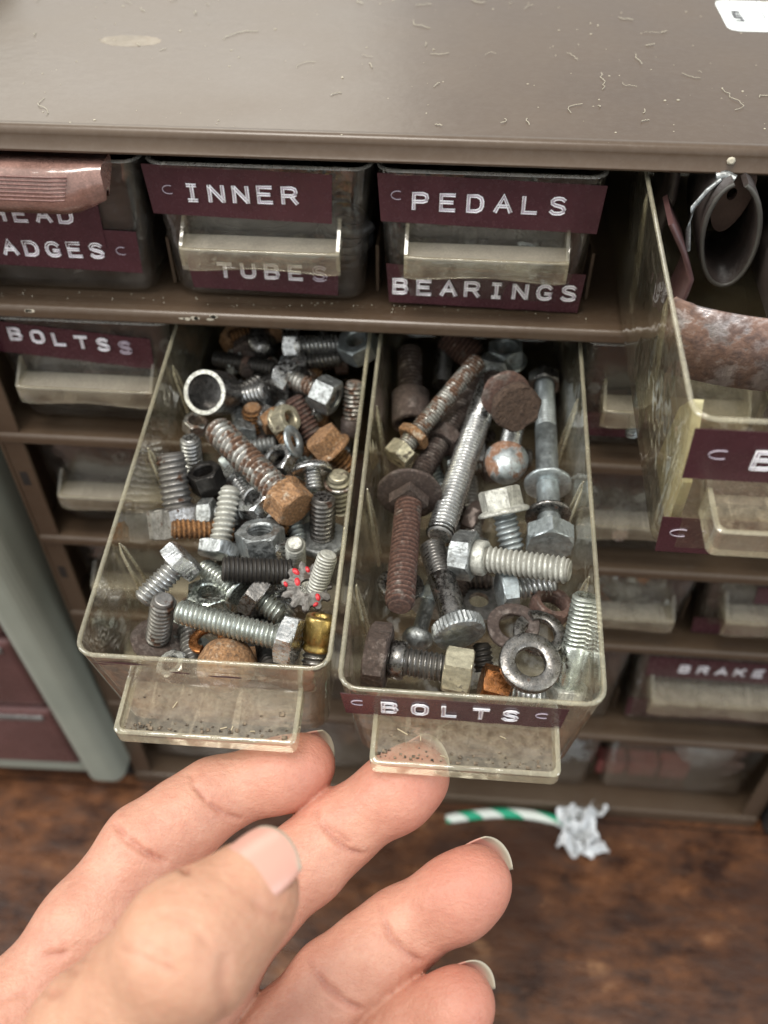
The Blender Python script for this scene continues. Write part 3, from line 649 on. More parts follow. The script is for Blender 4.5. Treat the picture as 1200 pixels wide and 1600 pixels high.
washer(L, (459, 690), -13, (.88, .25, .4), 4.6, 1.8, 1., 'galv', 'thin pale washer on edge beside the long rusty bolt')
nut(L, (436, 720), -17, (-.45, .5, .75), 7.6, 3.6, 2.6, 'zinc', 'bright open nut between the long bolt and the round head screw')
bolt(L, (487, 729), -11, (491, 766), -13.5, 4.2, 'zinc', 'bright truss head screw standing upright like a mushroom', ('dome', 5.3, 3.), 'screw')
bolt(L, (532, 790), -24, (529, 742), -12, 6.4, 'cream', 'cream and rust stained stud by the shared wall', None, 'threaded_stud', p=1.6, extras=(('washer', .75, 4.0, 1, 'rustzinc'),))
bolt(L, (503, 842), -23, (505, 776), -9, 6.2, 'steel', 'dark stud rising from a wide pale flange', ('disc', 7, 2.4), 'flanged_stud', hmat='zincdull', p=1.3)
nut(L, (323, 749), -16, (-.2, .75, .6), 7.6, 6, 2.5, 'black', 'black nut beside the small shiny stud')
nut(L, (305, 664), -17, (.2, .6, .75), 5.6, 4, 1.8, 'rustzinc', 'small rust spotted nut under the hollow cylinder')
bolt(L, (342, 859), -18, (361, 762), -12, 5.4, 'white', 'pale bolt with a rust spot on its grey hex head', ('hex', 9.4, 3.6), hmat='zincdull', p=1.3)
nut(L, (402, 784), -14, (-.5, .55, .7), 7.8, 5, 2.4, 'zinc', 'bright flanged nut tucked under the orange rusted head', flange=5)
nut(L, (408, 846), -15, (-.05, .85, .5), 9.8, 7, 2.8, 'zincdull', 'large smooth zinc nut in the middle of the left drawer')
bolt(L, (463, 884), -22, (461, 848), -10, 4.7, 'white', 'short pale screw end pointing straight up with a tan tip', None, 'screw_tip', cat='screw')
bolt(L, (452, 894), -14, (347, 889), -11, 6.2, 'black', 'black threaded stud lying level in front of the large zinc nut', None, 'threaded_stud', p=.95)
bolt(L, (284, 877), -12, (222, 938), -17, 5.4, 'zinc', 'bright hex bolt leaning down to the left wall', ('hex', 9.4, 4.2), hmat='zinc', p=1.1)
bolt(L, (246, 1003), -25, (256, 936), -9, 5.6, 'greysteel', 'dirty stud rising from a dark round washer head at the front left', ('dome', 6.6, 2.6), 'flanged_stud', hmat='brown', p=1.3)
bolt(L, (452, 1001), -10, (278, 955), -10, 5.5, 'zincgreen', 'long shiny hex bolt lying across the front of the left drawer', ('hex', 9.8, 4.2), hmat='zinc', p=1.05, roll=.4)
bolt(L, (376, 930), -19, (318, 886), -22, 5.2, 'zincgreen', 'half hidden bright screw between the black stud and the long hex bolt', ('disc', 5, 1.6), 'screw')
nut(L, (325, 934), -20, (.1, .8, .6), 8.8, 4.5, 2.4, 'zincgreen', 'greenish zinc nut lying flat behind the long hex bolt')
bolt(L, (401, 932), -18, (440, 962), -20, 5.2, 'zincgreen', 'stubby bolt with a dark hex head pointing to the front right', ('hex', 9.2, 4), hmat='steel')
bolt(L, (352, 1028), -14, (360, 1080), -26, 6., 'steel', 'round orange rusted head at the front of the left drawer', ('dome', 6.9, 8), hmat='rust')
washer(L, (326, 1002), -17, (-.2, .75, .65), 4.6, 2.4, 1.1, 'copper', 'copper brown washer behind the round orange head', split=True)
nut(L, (272, 1042), -22, (-.3, .6, .7), 6.4, 4, 1.8, 'zinc', 'bright little nut at the front wall of the left drawer')
bolt(L, (418, 1012), -22, (424, 1046), -18, 5.4, 'black', 'short black stud near the front wall', None, 'threaded_stud')
bolt(L, (294, 985), -25, (304, 1040), -24, 5., 'greysteel', 'dull screw half hidden under the long hex bolt', None, 'screw', cat='screw')
bolt(L, (532, 562), -22, (486, 566), -22, 5.4, 'redrust', 'dark brown bolt lying deep at the back of the left drawer', ('hex', 8, 4))
bolt(L, (388, 700), -22, (432, 694), -21, 4.6, 'zincdull', 'grey stud lying behind the long rusty bolt', None, 'threaded_stud')
bolt(L, (410, 668), -24, (448, 672), -26, 5, 'rustzinc', 'stained screw lying under the small cream nut', None, 'screw', cat='screw')
# brass fitting
t = placed(L, (500, 958), -11, (0, .25, .97), 'brass fitting with a dark threaded lower end beside the shared wall', 'fitting', 'brass_fitting')
a = on_plane(ML, 502, 962, -10); b = on_plane(ML, 488, 1045, -19); fm = frame_from(a, b - a); fm.translation = fm.translation * U; t.matrix_world = fm; LL = (b - a).length
mb = MB(); mb.lathe([(1.6, 2), (1.7, .3), (2, 0), (3.3, .1), (3.5, .5), (3.5, LL * .45), (3.0, LL * .5), (3.0, LL * .56), (3.3, LL * .6), (3.2, LL * .64), (2.4, LL * .66)], 32); mb.build('body', M['brass'], t)
mb = MB(); thread(mb, 3.0, LL * .64, LL, 1.2); mb.build('threaded_end', M['steel'], t)
# toothed wheel
t = placed(L, (480, 918), -13, (.08, .35, .93), 'toothed grey wheel with flecks of red paint', 'gear', 'toothed_wheel', .2)
n = 11; R1, R2 = 6.5, 4.9; pts = []
for i in range(n):
    for f, r in ((0, R2), (.15, R2 * 1.02), (.27, R1 * .93), (.5, R1 * uni(.95, 1.05)), (.72, R1 * .92), (.86, R2 * 1.02)):
        a = 2 * math.pi * (i + f) / n; pts.append((r * math.cos(a), r * math.sin(a)))
mb = MB(); hl = [(1.8 * math.cos(2 * math.pi * i / len(pts)), 1.8 * math.sin(2 * math.pi * i / len(pts))) for i in range(len(pts))]
rim_ = [[(x * .97, y * .97, -.8) for x, y in pts], [(x, y, -.5) for x, y in pts], [(x, y, .5) for x, y in pts], [(x * .97, y * .97, .8) for x, y in pts], [(x * .55 + 0, y * .55, 1.2) for x, y in pts], [(x, y, 1.2) for x, y in hl], [(x, y, -.8) for x, y in hl], [(x * .97, y * .97, -.8) for x, y in pts]]
mb.rings(rim_, 0, False); mb.build('wheel_body', metal('grimy_steel', (.17, .16, .15), .5, .35, (.10, .07, .05), (.05, .035, .03), metallic=.6), t)
mb = MB(); 
for x, y, r in ((-1.2, 4.4, .9), (-1.8, 1.9, 1.), (1.4, -3.4, .8), (1.6, 3.9, .7), (-4.6, 2.4, .6), (.3, -4.9, .6)): mb.lathe([(r, 1.0), (r * .8, 1.34), (r * .3, 1.42)], 9, mat=Matrix.Translation((x, y, -.05)) @ Matrix.Rotation(x, 4, 'Z') @ Matrix.Diagonal((1.3, .8, 1, 1)))
mb.build('red_paint_fleck', plain('red_paint', (.55, .02, .03), .4), t)
bolt(L, (493, 926), -15, (513, 866), -5, 4.6, 'white', 'whitish screw standing in the middle of the toothed wheel', None, 'screw', cat='screw', p=.8)
# what lies underneath
for i in range(84):
    y = uni(15, 122); x = uni(-12.5, 12.5); hgt = uni(-30, -17) if y > 42 else uni(-32, -28); a = uni(0, 6.28); mtn = random.choice(['steel', 'zincdull', 'zinc', 'brown', 'rustzinc', 'zincgreen', 'zinc', 'black', 'rust', 'galv'])
    p0_ = ML @ Vector((x, y, hgt)); 
    t = thing('buried_bolt', 'dull bolt half buried under the other hardware in the left drawer', 'bolt', mat=Matrix.Translation(p0_) @ ML.to_3x3().to_4x4() @ Matrix.Rotation(a, 4, 'Z') @ Matrix.Rotation(rad(90 + uni(-14, 14)), 4, 'X'), group='buried bolts in the left drawer')
    ln = uni(5, 9); dd = uni(4.5, 6); mb = MB(); hexbody(mb, dd * 1.6, -ln / 2 - 3, -ln / 2 + 1); mb.build('head', M[mtn], t); mb = MB(); thread(mb, dd / 2, -ln / 2 + .8, ln, 1.15, seg=16); mb.build('shank', M[mtn], t)

# ---- right drawer
R = 'R'
bolt(R, (642, 638), -22, (640, 545), -18, 6.6, 'brown', 'dark brown bolt with a deep hollow socket head facing the front', ('socket', 5.6, 11, 1.8), hmat='brown')
bolt(R, (624, 708), -16, (748, 562), -8, 4.9, 'rustzinc', 'long thin rust streaked bolt leaning towards the back right', ('hex', 6.6, 4.5), hmat='cream', extras=(('nut', .12, 8, 2.6, 'rust'),), p=.85)
bolt(R, (744, 602), -21, (656, 742), -21, 5.8, 'brown', 'dark brown bolt with a nut halfway along it', None, extras=(('nut', .62, 9.4, 4.4, 'brown'),), p=1.)
bolt(R, (772, 580), -21, (686, 838), -18, 6.7, 'zinc', 'longest bright bolt running down the middle of the BOLTS drawer', ('hex', 10, 5), smooth_to=.32, hmat='zincdull', p=1.05, extras=(('collar', .975, 3.5, 1.8, 'black'),))
bolt(R, (806, 636), -6, (768, 590), -16, 5.2, 'brown', 'crusty brown bolt with a wide flat round head facing up and a washer', ('disc', 6.6, 2.8), hmat='rustdark', extras=(('washer', .35, 6.9, 1., 'redrust'),))
bolt(R, (789, 731), -16, (806, 655), -23, 5.4, 'zinc', 'round ball headed bolt with orange rust patches', ('dome', 5.9, 9), hmat='galvrust')
bolt(R, (859, 842), -17, (850, 588), -22, 5.4, 'galv', 'long bluish bolt along the right wall with washers and a hex head', ('hex', 10.6, 5.2), smooth_to=.62, p=.95, extras=(('washer', .08, 6.2, .8, 'steel'), ('washer', .27, 6.3, .8, 'galv'), ('nut', .96, 8.6, 4.5, 'steel')), hmat='galv')
bolt(R, (783, 780), -12, (801, 862), -20, 5.9, 'galv', 'pale flanged hex bolt standing in the middle, threads down', ('flange', 8.8, 5.6, 6.7), hmat='white', p=1.3)
bolt(R, (640, 768), -15, (624, 948), -9, 6.5, 'redrust', 'red brown carriage bolt with a wide domed head and square neck', ('carriage', 8.6, 2.6), hmat='brown', p=1.25, roll=.75)
washer(R, (626, 914), -26, (.1, .8, .6), 6.0, 3.4, 1.4, 'steel', 'dark shiny washer under the tip of the carriage bolt')
bolt(R, (716, 984), -16, (674, 852), -17, 6., 'steel', 'smooth steel thumb screw with a knurled round head', ('knurl', 6.4, 3.4), 'thumb_screw', cat='screw', smooth_to=.58, hmat='zincdull', p=.85)
bolt(R, (726, 868), -14, (890, 892), -8, 6.0, 'white', 'thick whitish bolt lying across the drawer with a rough rounded head', ('hex', 10, 5.4), hmat='zincdull', p=1.15, extras=(('collar', .06, 4.4, 3, 'white'),))
bolt(R, (792, 922), -20, (866, 914), -21, 5.2, 'zinc', 'small bolt with a greenish hex head under the thick whitish bolt', ('hex', 8.4, 4), hmat='galv')
bolt(R, (884, 1078), -26, (914, 930), -5, 5.4, 'zincgreen', 'greenish bolt leaning upright in the front right corner', ('hex', 8, 3.5), hmat='white', smooth_to=.45, p=1.0)
washer(R, (802, 978), -18, (-.1, .62, .78), 6.3, 3.4, 1.3, 'brown', 'dark tilted washer behind the two other washers', bend=.35)
washer(R, (842, 992), -17, (.12, .7, .7), 6.2, 3.6, 1.6, 'steel', 'bluish spring washer with a split, in the middle of three washers', split=True)
washer(R, (828, 1036), -14, (.08, .5, .86), 7.1, 3.5, 2.0, 'steel', 'thick flat washer in front, its hole facing up')
bolt(R, (590, 1026), -20, (728, 1050), -20, 6.4, 'steel', 'heavy bolt with a big dark brown hex head and a worn cream nut', ('hex', 13.4, 5.4), hmat='brown', roll=.1, p=1.1, extras=(('nut', .90, 10., 6.6, 'cream'), ('collar', .12, 4.6, 3.4, 'steel')))
bolt(R, (651, 1004), -24, (672, 930), -28, 3.4, 'zincdull', 'slim smooth screw with a small round head', ('dome', 3.9, 3.4), 'screw', smooth_to=.8)
bolt(R, (772, 1072), -23, (850, 1092), -25, 4.8, 'zinc', 'copper coloured nut on a bright stud against the front wall', ('hex', 7.8, 6.5), 'bolt', hmat='copper')
nut(R, (862, 948), -21, (.2, .75, .6), 8.6, 4, 3, 'redrust', 'rusty nut with bright threads behind the leaning greenish bolt')
bolt(R, (700, 524), -16, (742, 560), -20, 8.6, 'redrust', 'thick red brown bolt end poking out under the shelf', None, p=1.1)
nut(R, (790, 552), -18, (-.1, .7, .7), 9, 5, 3, 'galv', 'grey blue nut deep at the back of the BOLTS drawer', flange=6.5)
t = placed(R, (748, 940), -31, (0, .75, .66), 'flat square grey plate with a round hole on the drawer floor', 'plate', 'square_plate', .3)
mb = MB(); sq = [(7 * math.copysign(1, math.cos(a)) * min(1, abs(math.cos(a)) * 1.414), 7 * math.copysign(1, math.sin(a)) * min(1, abs(math.sin(a)) * 1.414)) for a in np.linspace(0, 2 * math.pi, 33)[:-1]]
ci = [(2.6 * math.cos(a), 2.6 * math.sin(a)) for a in np.linspace(0, 2 * math.pi, 33)[:-1]]
mb.rings([[(x, y, -.7) for x, y in ci], [(x, y, -.7) for x, y in sq], [(x, y, .7) for x, y in sq], [(x, y, .7) for x, y in ci], [(x, y, -.7) for x, y in ci]], 0, False); mb.build('plate', M['greysteel'], t)
bolt(R, (756, 1046), -27, (752, 1005), -24, 4.6, 'black', 'short black screw between the knurled head and the washers', None, 'screw', cat='screw')
bolt(R, (690, 600), -29, (700, 520), -29, 5.5, 'steel', 'dark bolt lying deep at the back behind the thin rusty one', None)
bolt(R, (742, 860), -30, (732, 745), -30, 4.6, 'greysteel', 'grey screw on the drawer floor right of the longest bright bolt', ('hex', 7.5, 3.5), 'screw')
bolt(R, (900, 1092), -31, (872, 1090), -31, 5, 'redrust', 'small rusty screw end on the floor of the front right corner', None, 'screw', cat='screw')

for i in range(14):
    y = uni(40, 120); x = uni(-9, 9); p0_ = MR @ Vector((x, y, uni(-33, -29))); mtn = random.choice(['steel', 'brown', 'greysteel', 'galv'])
    t = thing('buried_bolt', 'dull bolt lying under the long bolts in the BOLTS drawer', 'bolt', mat=Matrix.Translation(p0_) @ MR.to_3x3().to_4x4() @ Matrix.Rotation(uni(0, 6), 4, 'Z') @ Matrix.Rotation(rad(90 + uni(-8, 8)), 4, 'X'), group='buried bolts in the BOLTS drawer')
    ln = uni(6, 12); dd = uni(4, 6); mb = MB(); hexbody(mb, dd * 1.6, -ln / 2 - 3, -ln / 2 + 1); mb.build('head', M[mtn], t); mb = MB(); thread(mb, dd / 2, -ln / 2 + .8, ln, 1.15, seg=16); mb.build('shank', M[mtn], t)

# ------------------------------------------------------------------ upper right drawer contents
t = thing('clamp_band', 'wide rusty metal clamp band curving across the upper right drawer', 'clamp', mat=MC @ Matrix.Translation((0, 36, -24)))
rs = []
for i in range(33):
    q = i / 32; c = -25.2 + 50.6 * q ; s = 5.5 - 6.5 * math.sin(math.pi * q) ** .7 ; c2, s2 = c + (.9 if q < .08 else 0), s + .9
    rs.append([(c, s, 0), (c * 1.02, s * 1.03, 9), (c, s, 18.5), (c2, s2, 18.5), (c2, s2, 0)])
mb = MB(); mb.rings(rs, 0, True, True, True)
mb.build('band', metal('rusty_band', (.45, .40, .40), .38, .62, (.24, .12, .07), (.11, .062, .05), metallic=.75, scale=.12, bumpd=.3), t)
STRAP = plain('dark_strap', (.035, .026, .023), .45, 0, .35, .08, .2)
def strap(pts, wd, th, label, name, mat, edge=None, cat='strap'):
    t = thing(name, label, cat, mat=MC); rs = []; n = len(pts)
    for i, (x, y, z) in enumerate(pts):
        a = Vector(pts[max(0, i - 1)]); b = Vector(pts[min(n - 1, i + 1)]); d = (b - a).normalized(); nn = Vector((-d.z, 0, d.x)) if abs(d.y) < .9 else Vector((1, 0, 0)); nn = nn.normalized() * th / 2
        yw = wd / 2
        rs.append([(x + nn.x, y - yw, z + nn.z), (x + nn.x, y + yw, z + nn.z), (x - nn.x, y + yw, z - nn.z), (x - nn.x, y - yw, z - nn.z)])
    mb = MB(); mb.rings(rs, 0, True, True, True); mb.build('strap_body', mat, t)
    if edge:
        mb = MB(); mb.tube([(x, y - wd / 2 - .15, z) for x, y, z in pts], th * .42, 6); mb.build('edge', edge, t)
    return t
loop = [(-7.0 + 6.4 * math.cos(rad(a)) - .12 * 14 * math.sin(rad(a)), 84, -10.5 + 13.5 * math.sin(rad(a))) for a in range(100, 441, 12)]
strap(loop, 22, 1.3, 'dark leather loop with a pale cut edge standing in the upper right drawer', 'leather_loop', STRAP, plain('pale_edge', (.07, .066, .058), .5), 'loop')
strap([(-22, 76, -6), (-18, 74, -12), (-15, 72, -18), (-15.5, 71, -21), (-17, 70, -28)], 12, 1.2, 'folded maroon strip behind the drawer wall', 'maroon_strip', plain('maroon_leather', (.07, .035, .035), .4, 0, .3), None, 'strip')
tg = bpy.data.objects['leather_loop']; mb = MB()
hl = [(-7.5 + 1.1 * math.cos(rad(a)), -3.5 + 1.7 * math.sin(rad(a))) for a in range(0, 360, 15)]
ol = [(-7.2 + 4.4 * math.cos(rad(a)) * (1 + .15 * math.sin(rad(a))), -4.5 + 10 * math.sin(rad(a))) for a in range(0, 360, 15)]
mb.rings([[(x, 79 - z * .15, z) for x, z in hl], [(x, 79 - z * .15, z) for x, z in ol], [(x, 80.2 - z * .15, z) for x, z in ol], [(x, 80.2 - z * .15, z) for x, z in hl], [(x, 79 - z * .15, z) for x, z in hl]], 0, False)
mb.build('tongue', plain('brown_leather', (.075, .048, .038), .5, 0, .3, .1, .2), tg)
strap([(14, 70, 4), (7, 72, -4), (3, 73, -14), (4, 74, -24), (10, 74, -33)], 26, 1.4, 'dark strap curving behind the clamp band at the right', 'dark_strap', STRAP)
strap([(-20, 96, 4), (-19, 95, -8), (-21, 94, -20), (-20, 93, -34)], 20, 1.4, 'dark strap end far back by the left wall of the upper right drawer', 'dark_strap', STRAP)
t = thing('bent_wire', 'bent galvanised wire clip above the dark leather loop', 'wire', mat=MC); mb = MB()
mb.tube([(-12, 76, 2), (-14.5, 75, 0), (-17, 74, -4), (-17, 73, -9), (-16, 72, -14)], .6, 8); mb.tube([(-13, 77, 2), (-11, 77, 2.5), (-9, 76, 2)], 1.2, 8); mb.build('wire', M['zincdull'], t)
t = thing('yellow_foam', 'pale yellow foam wedge against the inner wall of the upper right drawer', 'foam', mat=MC); mb = MB()
mb.rings([[(x, 4, -36), (x, 24, -36), (x, 20, -16), (x, 14, -8), (x, 5, -22)] for x in (-24, -22)], 0, False, True, True); mb.build('foam', plain('yellow_foam', (.50, .46, .28), .8, 0, .1, .2, .2), t, .6)
t = thing('bent_bracket', 'brown metal bracket lying beneath the rusty clamp band', 'bracket', mat=MC); mb = MB()
mb.box(-14, 4, 12, 24, -37, -35.6); mb.box(6, 24, 8, 22, -37, -35.8); mb.box(2, 3.6, 6, 40, -36, -24); mb.build('bracket', M['brown'], t, .3)
bolt_spring = thing('coil_spring', 'thin grey coil spring seen through the left wall of the upper right drawer', 'spring', mat=Matrix.Translation((132.5, 3, -82))); mb = MB()
mb.tube([(1.6 * math.cos(i * .5), 1.6 * math.sin(i * .5), i * .1) for i in range(180)], .35, 5); mb.build('coil', M['galv'], bolt_spring)

# ------------------------------------------------------------------ contents of the shut drawers
RUB = plain('black_rubber', (.02, .02, .022), .38, 0, .3)
def coil(loc, r, tr, label, mat, turns=3, tilt=(0, 0, 0)):
    t = thing('rubber_tube', label, 'tube', loc, tilt); mb = MB()
    mb.tube([((r + math.sin(i * .13)) * math.cos(i * .3), r * .8 * math.sin(i * .3), i * tr * 2 * .3 / 6.28) for i in range(int(turns * 21))], tr, 8); mb.build('tube', mat, t)
coil((22, 38, -39), 15, 2.6, 'coiled black rubber tube inside the INNER TUBES drawer', RUB, 4)
coil((46, 22, -38), 5.5, 1.8, 'small coil of black tube at the right of the INNER TUBES drawer', RUB, 5, (.4, .2, 0))
def pile(x0, x1, y0, y1, z, n, mats, label, grp, sz=(1.5, 4)):
    for i in range(n):
        t = thing('small_part', label, 'part', (uni(x0, x1), uni(y0, y1), z + uni(0, 4)), (uni(0, 3), uni(0, 3), uni(0, 3)), grp)
        mb = MB(); s = uni(*sz); k = random.random()
        if k < .4: hexbody(mb, s * 2, -s * .5, s * .5, s * .5)
        elif k < .7: thread(mb, s * .5, -s * 1.5, s * 1.5, 1., seg=14); hexbody(mb, s * 1.7, -s * 2, -s * 1.5)
        else: mb.lathe([(s * .5, -.4), (s, -.4), (s, .4), (s * .5, .4), (s * .5, -.4)], 20, cap0=False, cap1=False)
        mb.build('metal', M[random.choice(mats)], t)
pile(62, 108, 14, 50, -41, 26, ['zincdull', 'steel', 'black', 'greysteel'], 'small dark metal part inside the PEDALS BEARINGS drawer', 'small parts in the PEDALS BEARINGS drawer')
pile(-52, -6, 12, 45, -88, 22, ['zincdull', 'brown', 'steel'], 'small metal part inside the drawer reading BOLTSS', 'small parts in the BOLTSS drawer')
pile(118, 168, 12, 40, -88, 22, ['zincdull', 'steel', 'brown', 'black'], 'small metal part in the second row drawer right of the open ones', 'small parts in the second row drawer at right')
pile(118, 166, 11, 30, -130, 34, ['zinc', 'white', 'steel'], 'small metal part in the drawer beneath the rusty clamp drawer', 'small parts in the third row drawer at right')
pile(175, 222, 12, 40, -136, 14, ['zinc', 'steel'], 'small metal part in the rightmost third row drawer', 'small parts in the rightmost third row drawer')
pile(118, 166, 11, 30, -174, 40, ['zinc', 'white', 'copper', 'white'], 'bright small part in the fourth row drawer with silvery and pink bits', 'bright parts in the fourth row')
pile(175, 222, 11, 40, -178, 18, ['steel', 'zinc', 'black'], 'small metal part in the drawer at the right end of row four', 'small parts at the right end of row four')
pile(162, 222, 11, 50, -240, 20, ['steel', 'zincdull', 'rust'], 'small metal part inside the BRAKE drawer', 'small parts in the BRAKE drawer')
pile(-52, -6, 12, 45, -136, 14, ['zincdull', 'brown', 'steel'], 'small metal part in the dusty drawer below BOLTSS', 'small parts in the dusty drawer')
PINK = plain('pink_rubber', (.42, .13, .12), .5)
for i, lb in enumerate(('pink rubber block in the bottom right drawer, the left one of the row', 'pink rubber block in the bottom right drawer, the middle one of the row', 'pink rubber block in the bottom right drawer, next to the foil')):
    mb = MB(); mb.box(0, 13, 0, 8, 0, 11); o = mb.build('rubber_block', PINK, None, 1); o.location = Vector((158.5 + i * 14.6, 14 , -303)) * U; tag(o, lb, 'block', 'pink rubber blocks')
FOIL = plain('clear_foil', (.72, .74, .76), .16, .65, .15, .2, .8)
def crumple(name, label, cat, loc, rx, ry, rz, mat, seed, amp=.35, sub=4, flat=0.):
    import bmesh
    bm = bmesh.new(); bmesh.ops.create_icosphere(bm, subdivisions=sub, radius=1); r = random.Random(seed)
    dirs = [(Vector((r.gauss(0, 1), r.gauss(0, 1), r.gauss(0, 1))).normalized(), r.uniform(.62, 1.1)) for _ in range(70)]
    for v in bm.verts:
        d = v.co.normalized(); k = min(o / max(.05, d.dot(n)) if d.dot(n) > .2 else 9 for n, o in dirs); k = min(k, 1.35)
        v.co = Vector((d.x * rx * k, d.y * ry * k, max(-flat if flat else -9e9, d.z * rz * k))) * U
    me = bpy.data.meshes.new(name); bm.to_mesh(me); bm.free(); me.materials.append(mat); o = bpy.data.objects.new(name, me); COL.objects.link(o); o.location = Vector(loc) * U; tag(o, label, cat); return o
crumple('foil_bag', 'crumpled shiny foil bag in the bottom right drawer', 'bag', (208, 22, -290), 16, 9, 15, FOIL, 4)

# ------------------------------------------------------------------ grey cabinet on the left
LM = Matrix.Translation((-61.5, -12, -300)) @ Matrix.Rotation(rad(-3.0), 4, 'Y')
gc = thing('grey_cabinet', 'grey green cabinet with rounded edges and maroon drawers standing left of the brown one', 'cabinet', mat=LM)
def rbox(mb, x0, x1, y0, y1, z0, z1, r, m=0): mb.box(x0, x1, y0, y1, z0, z1, m)
mb = MB(); mb.box(-18, 0, 0, 150, 0, 330); mb.build('side_panel', GREY, gc, 6, 5)
mb = MB(); mb.box(-190, -18.2, 6, 150, 0, 10); mb.build('bottom_panel', GREY, gc, 3, 3)
mb = MB(); mb.box(-190, -18.2, 140, 150, 10.2, 330); mb.build('back_panel', GREY, gc)
mb = MB(); mb.box(-188, -4, 14, 148, -15, -.1); mb.build('plinth', DARK, gc)
for i in range(6):
    mb = MB(); z = 11 + i * 50; mb.box(-186, -19, 4, 20, z, z + 47); q = mb.build('drawer_front', MAROON, gc, 3, 3)
    mb = MB(); mb.box(-130, -60, -4, 4.1, z + 17, z + 26); mb.build('drawer_pull', P_CLOSED, q, 1.5, 3)
    mb = MB(); mb.box(-180, -24, 3.2, 4.2, z + 40, z + 42.5); mb.build('trim', M['zincdull'], q)

# dark case added for the shadowed gap right of the cabinet
mb = MB(); mb.box(0, 120, 0, 160, 0, 250); o = mb.build('shade_gap_slab', plain('shade_gap_slab', (.02, .018, .018), .5), None, 4, 3); o.location = Vector((236, -6, -315.9)) * U; tag(o, 'added black case standing against the right side of the brown cabinet', 'case')

# ------------------------------------------------------------------ striped strip and crumpled tissue on the table
def stripe_mat():
    t = NT('green_white_stripes'); sx = t.n('ShaderNodeSeparateXYZ'); t.l(t.mm, sx.inputs[0])
    v = t.math('ADD', t.math('MULTIPLY', sx.outputs[0], .045), t.math('MULTIPLY', sx.outputs[1], .10)); s = t.math('FRACT', v)
    f = t.math('GREATER_THAN', s, .55)
    return t.done(t.bsdf(Base_Color=t.mix(f, (.72, .76, .70), (.02, .36, .20)), Roughness=.4))
mb = MB(); pts = []
for i in range(15):
    t_ = i / 14; pts.append((89 + 58 * t_, -9.5 + 6.0 * math.sin(t_ * 2.6) - 1.0 * t_, 2.4))
mb.tube(pts, [2.0] + [2.4] * 13 + [1.6], 10); o = mb.build('striped_cord', stripe_mat()); o.location = (0, 0, -.316); tag(o, 'curved green and white striped cord lying on the table', 'cord')
from mathutils import noise as mn
mb = MB(); n = 34; P = []
for i in range(n):
    for k in range(n):
        u, v = i / (n - 1) * 2 - 1, k / (n - 1) * 2 - 1; q = Vector((u * 1.3, v * 1.3, 3.1)); d = mn.noise_vector(q * 1.1) ; e = mn.noise_vector(q * 2.7 + Vector((5, 1, 2))); f = mn.noise_vector(q * 6)
        fold = abs(mn.noise(q * 1.7)) + .5 * abs(mn.noise(q * 3.9))
        P.append((u * 10 + d.x * 7 + e.x * 3 + f.x, v * 10.5 + d.y * 7 + e.y * 3 + f.y, .4 + 15 * fold + 2.5 * abs(e.z) + abs(f.z)))
F4 = [(i * n + k, (i + 1) * n + k, (i + 1) * n + k + 1, i * n + k + 1) for i in range(n - 1) for k in range(n - 1)]
mb.add(P, F4, 0, False); o = mb.build('crumpled_tissue', plain('tissue', (.80, .82, .84), .45, 0, .05, .2, .3)); o.location = Vector((151, -11, -316)) * U
so = o.modifiers.new('thickness', 'SOLIDIFY'); so.thickness = .0003
tag(o, 'small crumpled white tissue lying on the table by the striped cord', 'tissue')

# ------------------------------------------------------------------ lint and dust on the cabinet top
mb = MB()
for i in range(60):
    x = uni(-62, 170); y = uni(6, 108); a = uni(0, 6.28); n = random.randint(4, 9); pts = [(x, y, 6.3)]; l = uni(.25, .8) if rnd() < .8 else uni(1.2, 1.9)
    for j in range(n): a += uni(-.9, .9); x += l * math.cos(a); y += l * math.sin(a); pts.append((x, y, 6.32 + uni(0, .3)))
    mb.tube(pts, uni(.04, .10), 4)
for i in range(230):
    x = uni(-62, 195); y = uni(0, 108); s = abs(random.gauss(0, .13)) + .05
    mb.lathe([(s * .9, 0), (s, s * .4), (s * .4, s * .8)], 5, mat=Matrix.Translation((x, y, 6.2)) @ Matrix.Diagonal((uni(.7, 1.8), 1, 1, 1)))
for i in range(160):
    x = uni(-58, 114); y = uni(0, 8); s = uni(.06, .22); mb.lathe([(s, 0), (s * .4, s * .8)], 5, mat=Matrix.Translation((x, y, -H + 3.8)))
mb.lathe([(.9, 0), (1, .5), (.5, .9)], 8, mat=Matrix.Translation((138, 0, 3.4)) @ Matrix.Rotation(rad(80), 4, 'X')@ Matrix.Translation((0,0,.4)))
o = mb.build('lint_and_dust', plain('lint', (.46, .42, .33), .8)); tag(o, 'pale lint fibres and dust specks scattered over the cabinet top', None, kind='stuff')

# ------------------------------------------------------------------ the hand (one continuous skin grown from a distance field)
def cf(u, v, d): return np.array([(u - 600) / FPX * d, -(v - 800) / FPX * d, -d])
FIN = {'index': [(10, 1640, 183, 12), (228, 1324, 199, 9.7), (335, 1245, 206, 8.5), (474, 1196, 209, 7.6)],
       'middle': [(190, 1690, 186, 12), (410, 1407, 201, 9.5), (529, 1299, 205, 8.7), (648, 1214, 204, 8.1)],
       'ring': [(330, 1760, 188, 11.5), (521, 1537, 195, 9.3), (627, 1455, 198, 8.9), (742, 1380, 195, 8.2)],
       'little': [(440, 1880, 190, 10), (585, 1668, 189, 8.2), (655, 1604, 188, 7.8), (720, 1566, 186, 7.0)],
       'thumb': [(40, 1850, 168, 17), (160, 1630, 153, 13.2), (296, 1480, 141, 10.5), (393, 1389, 147, 7.7)]}
J = {k: [(cf(*p[:3]), p[3]) for p in v] for k, v in FIN.items()}
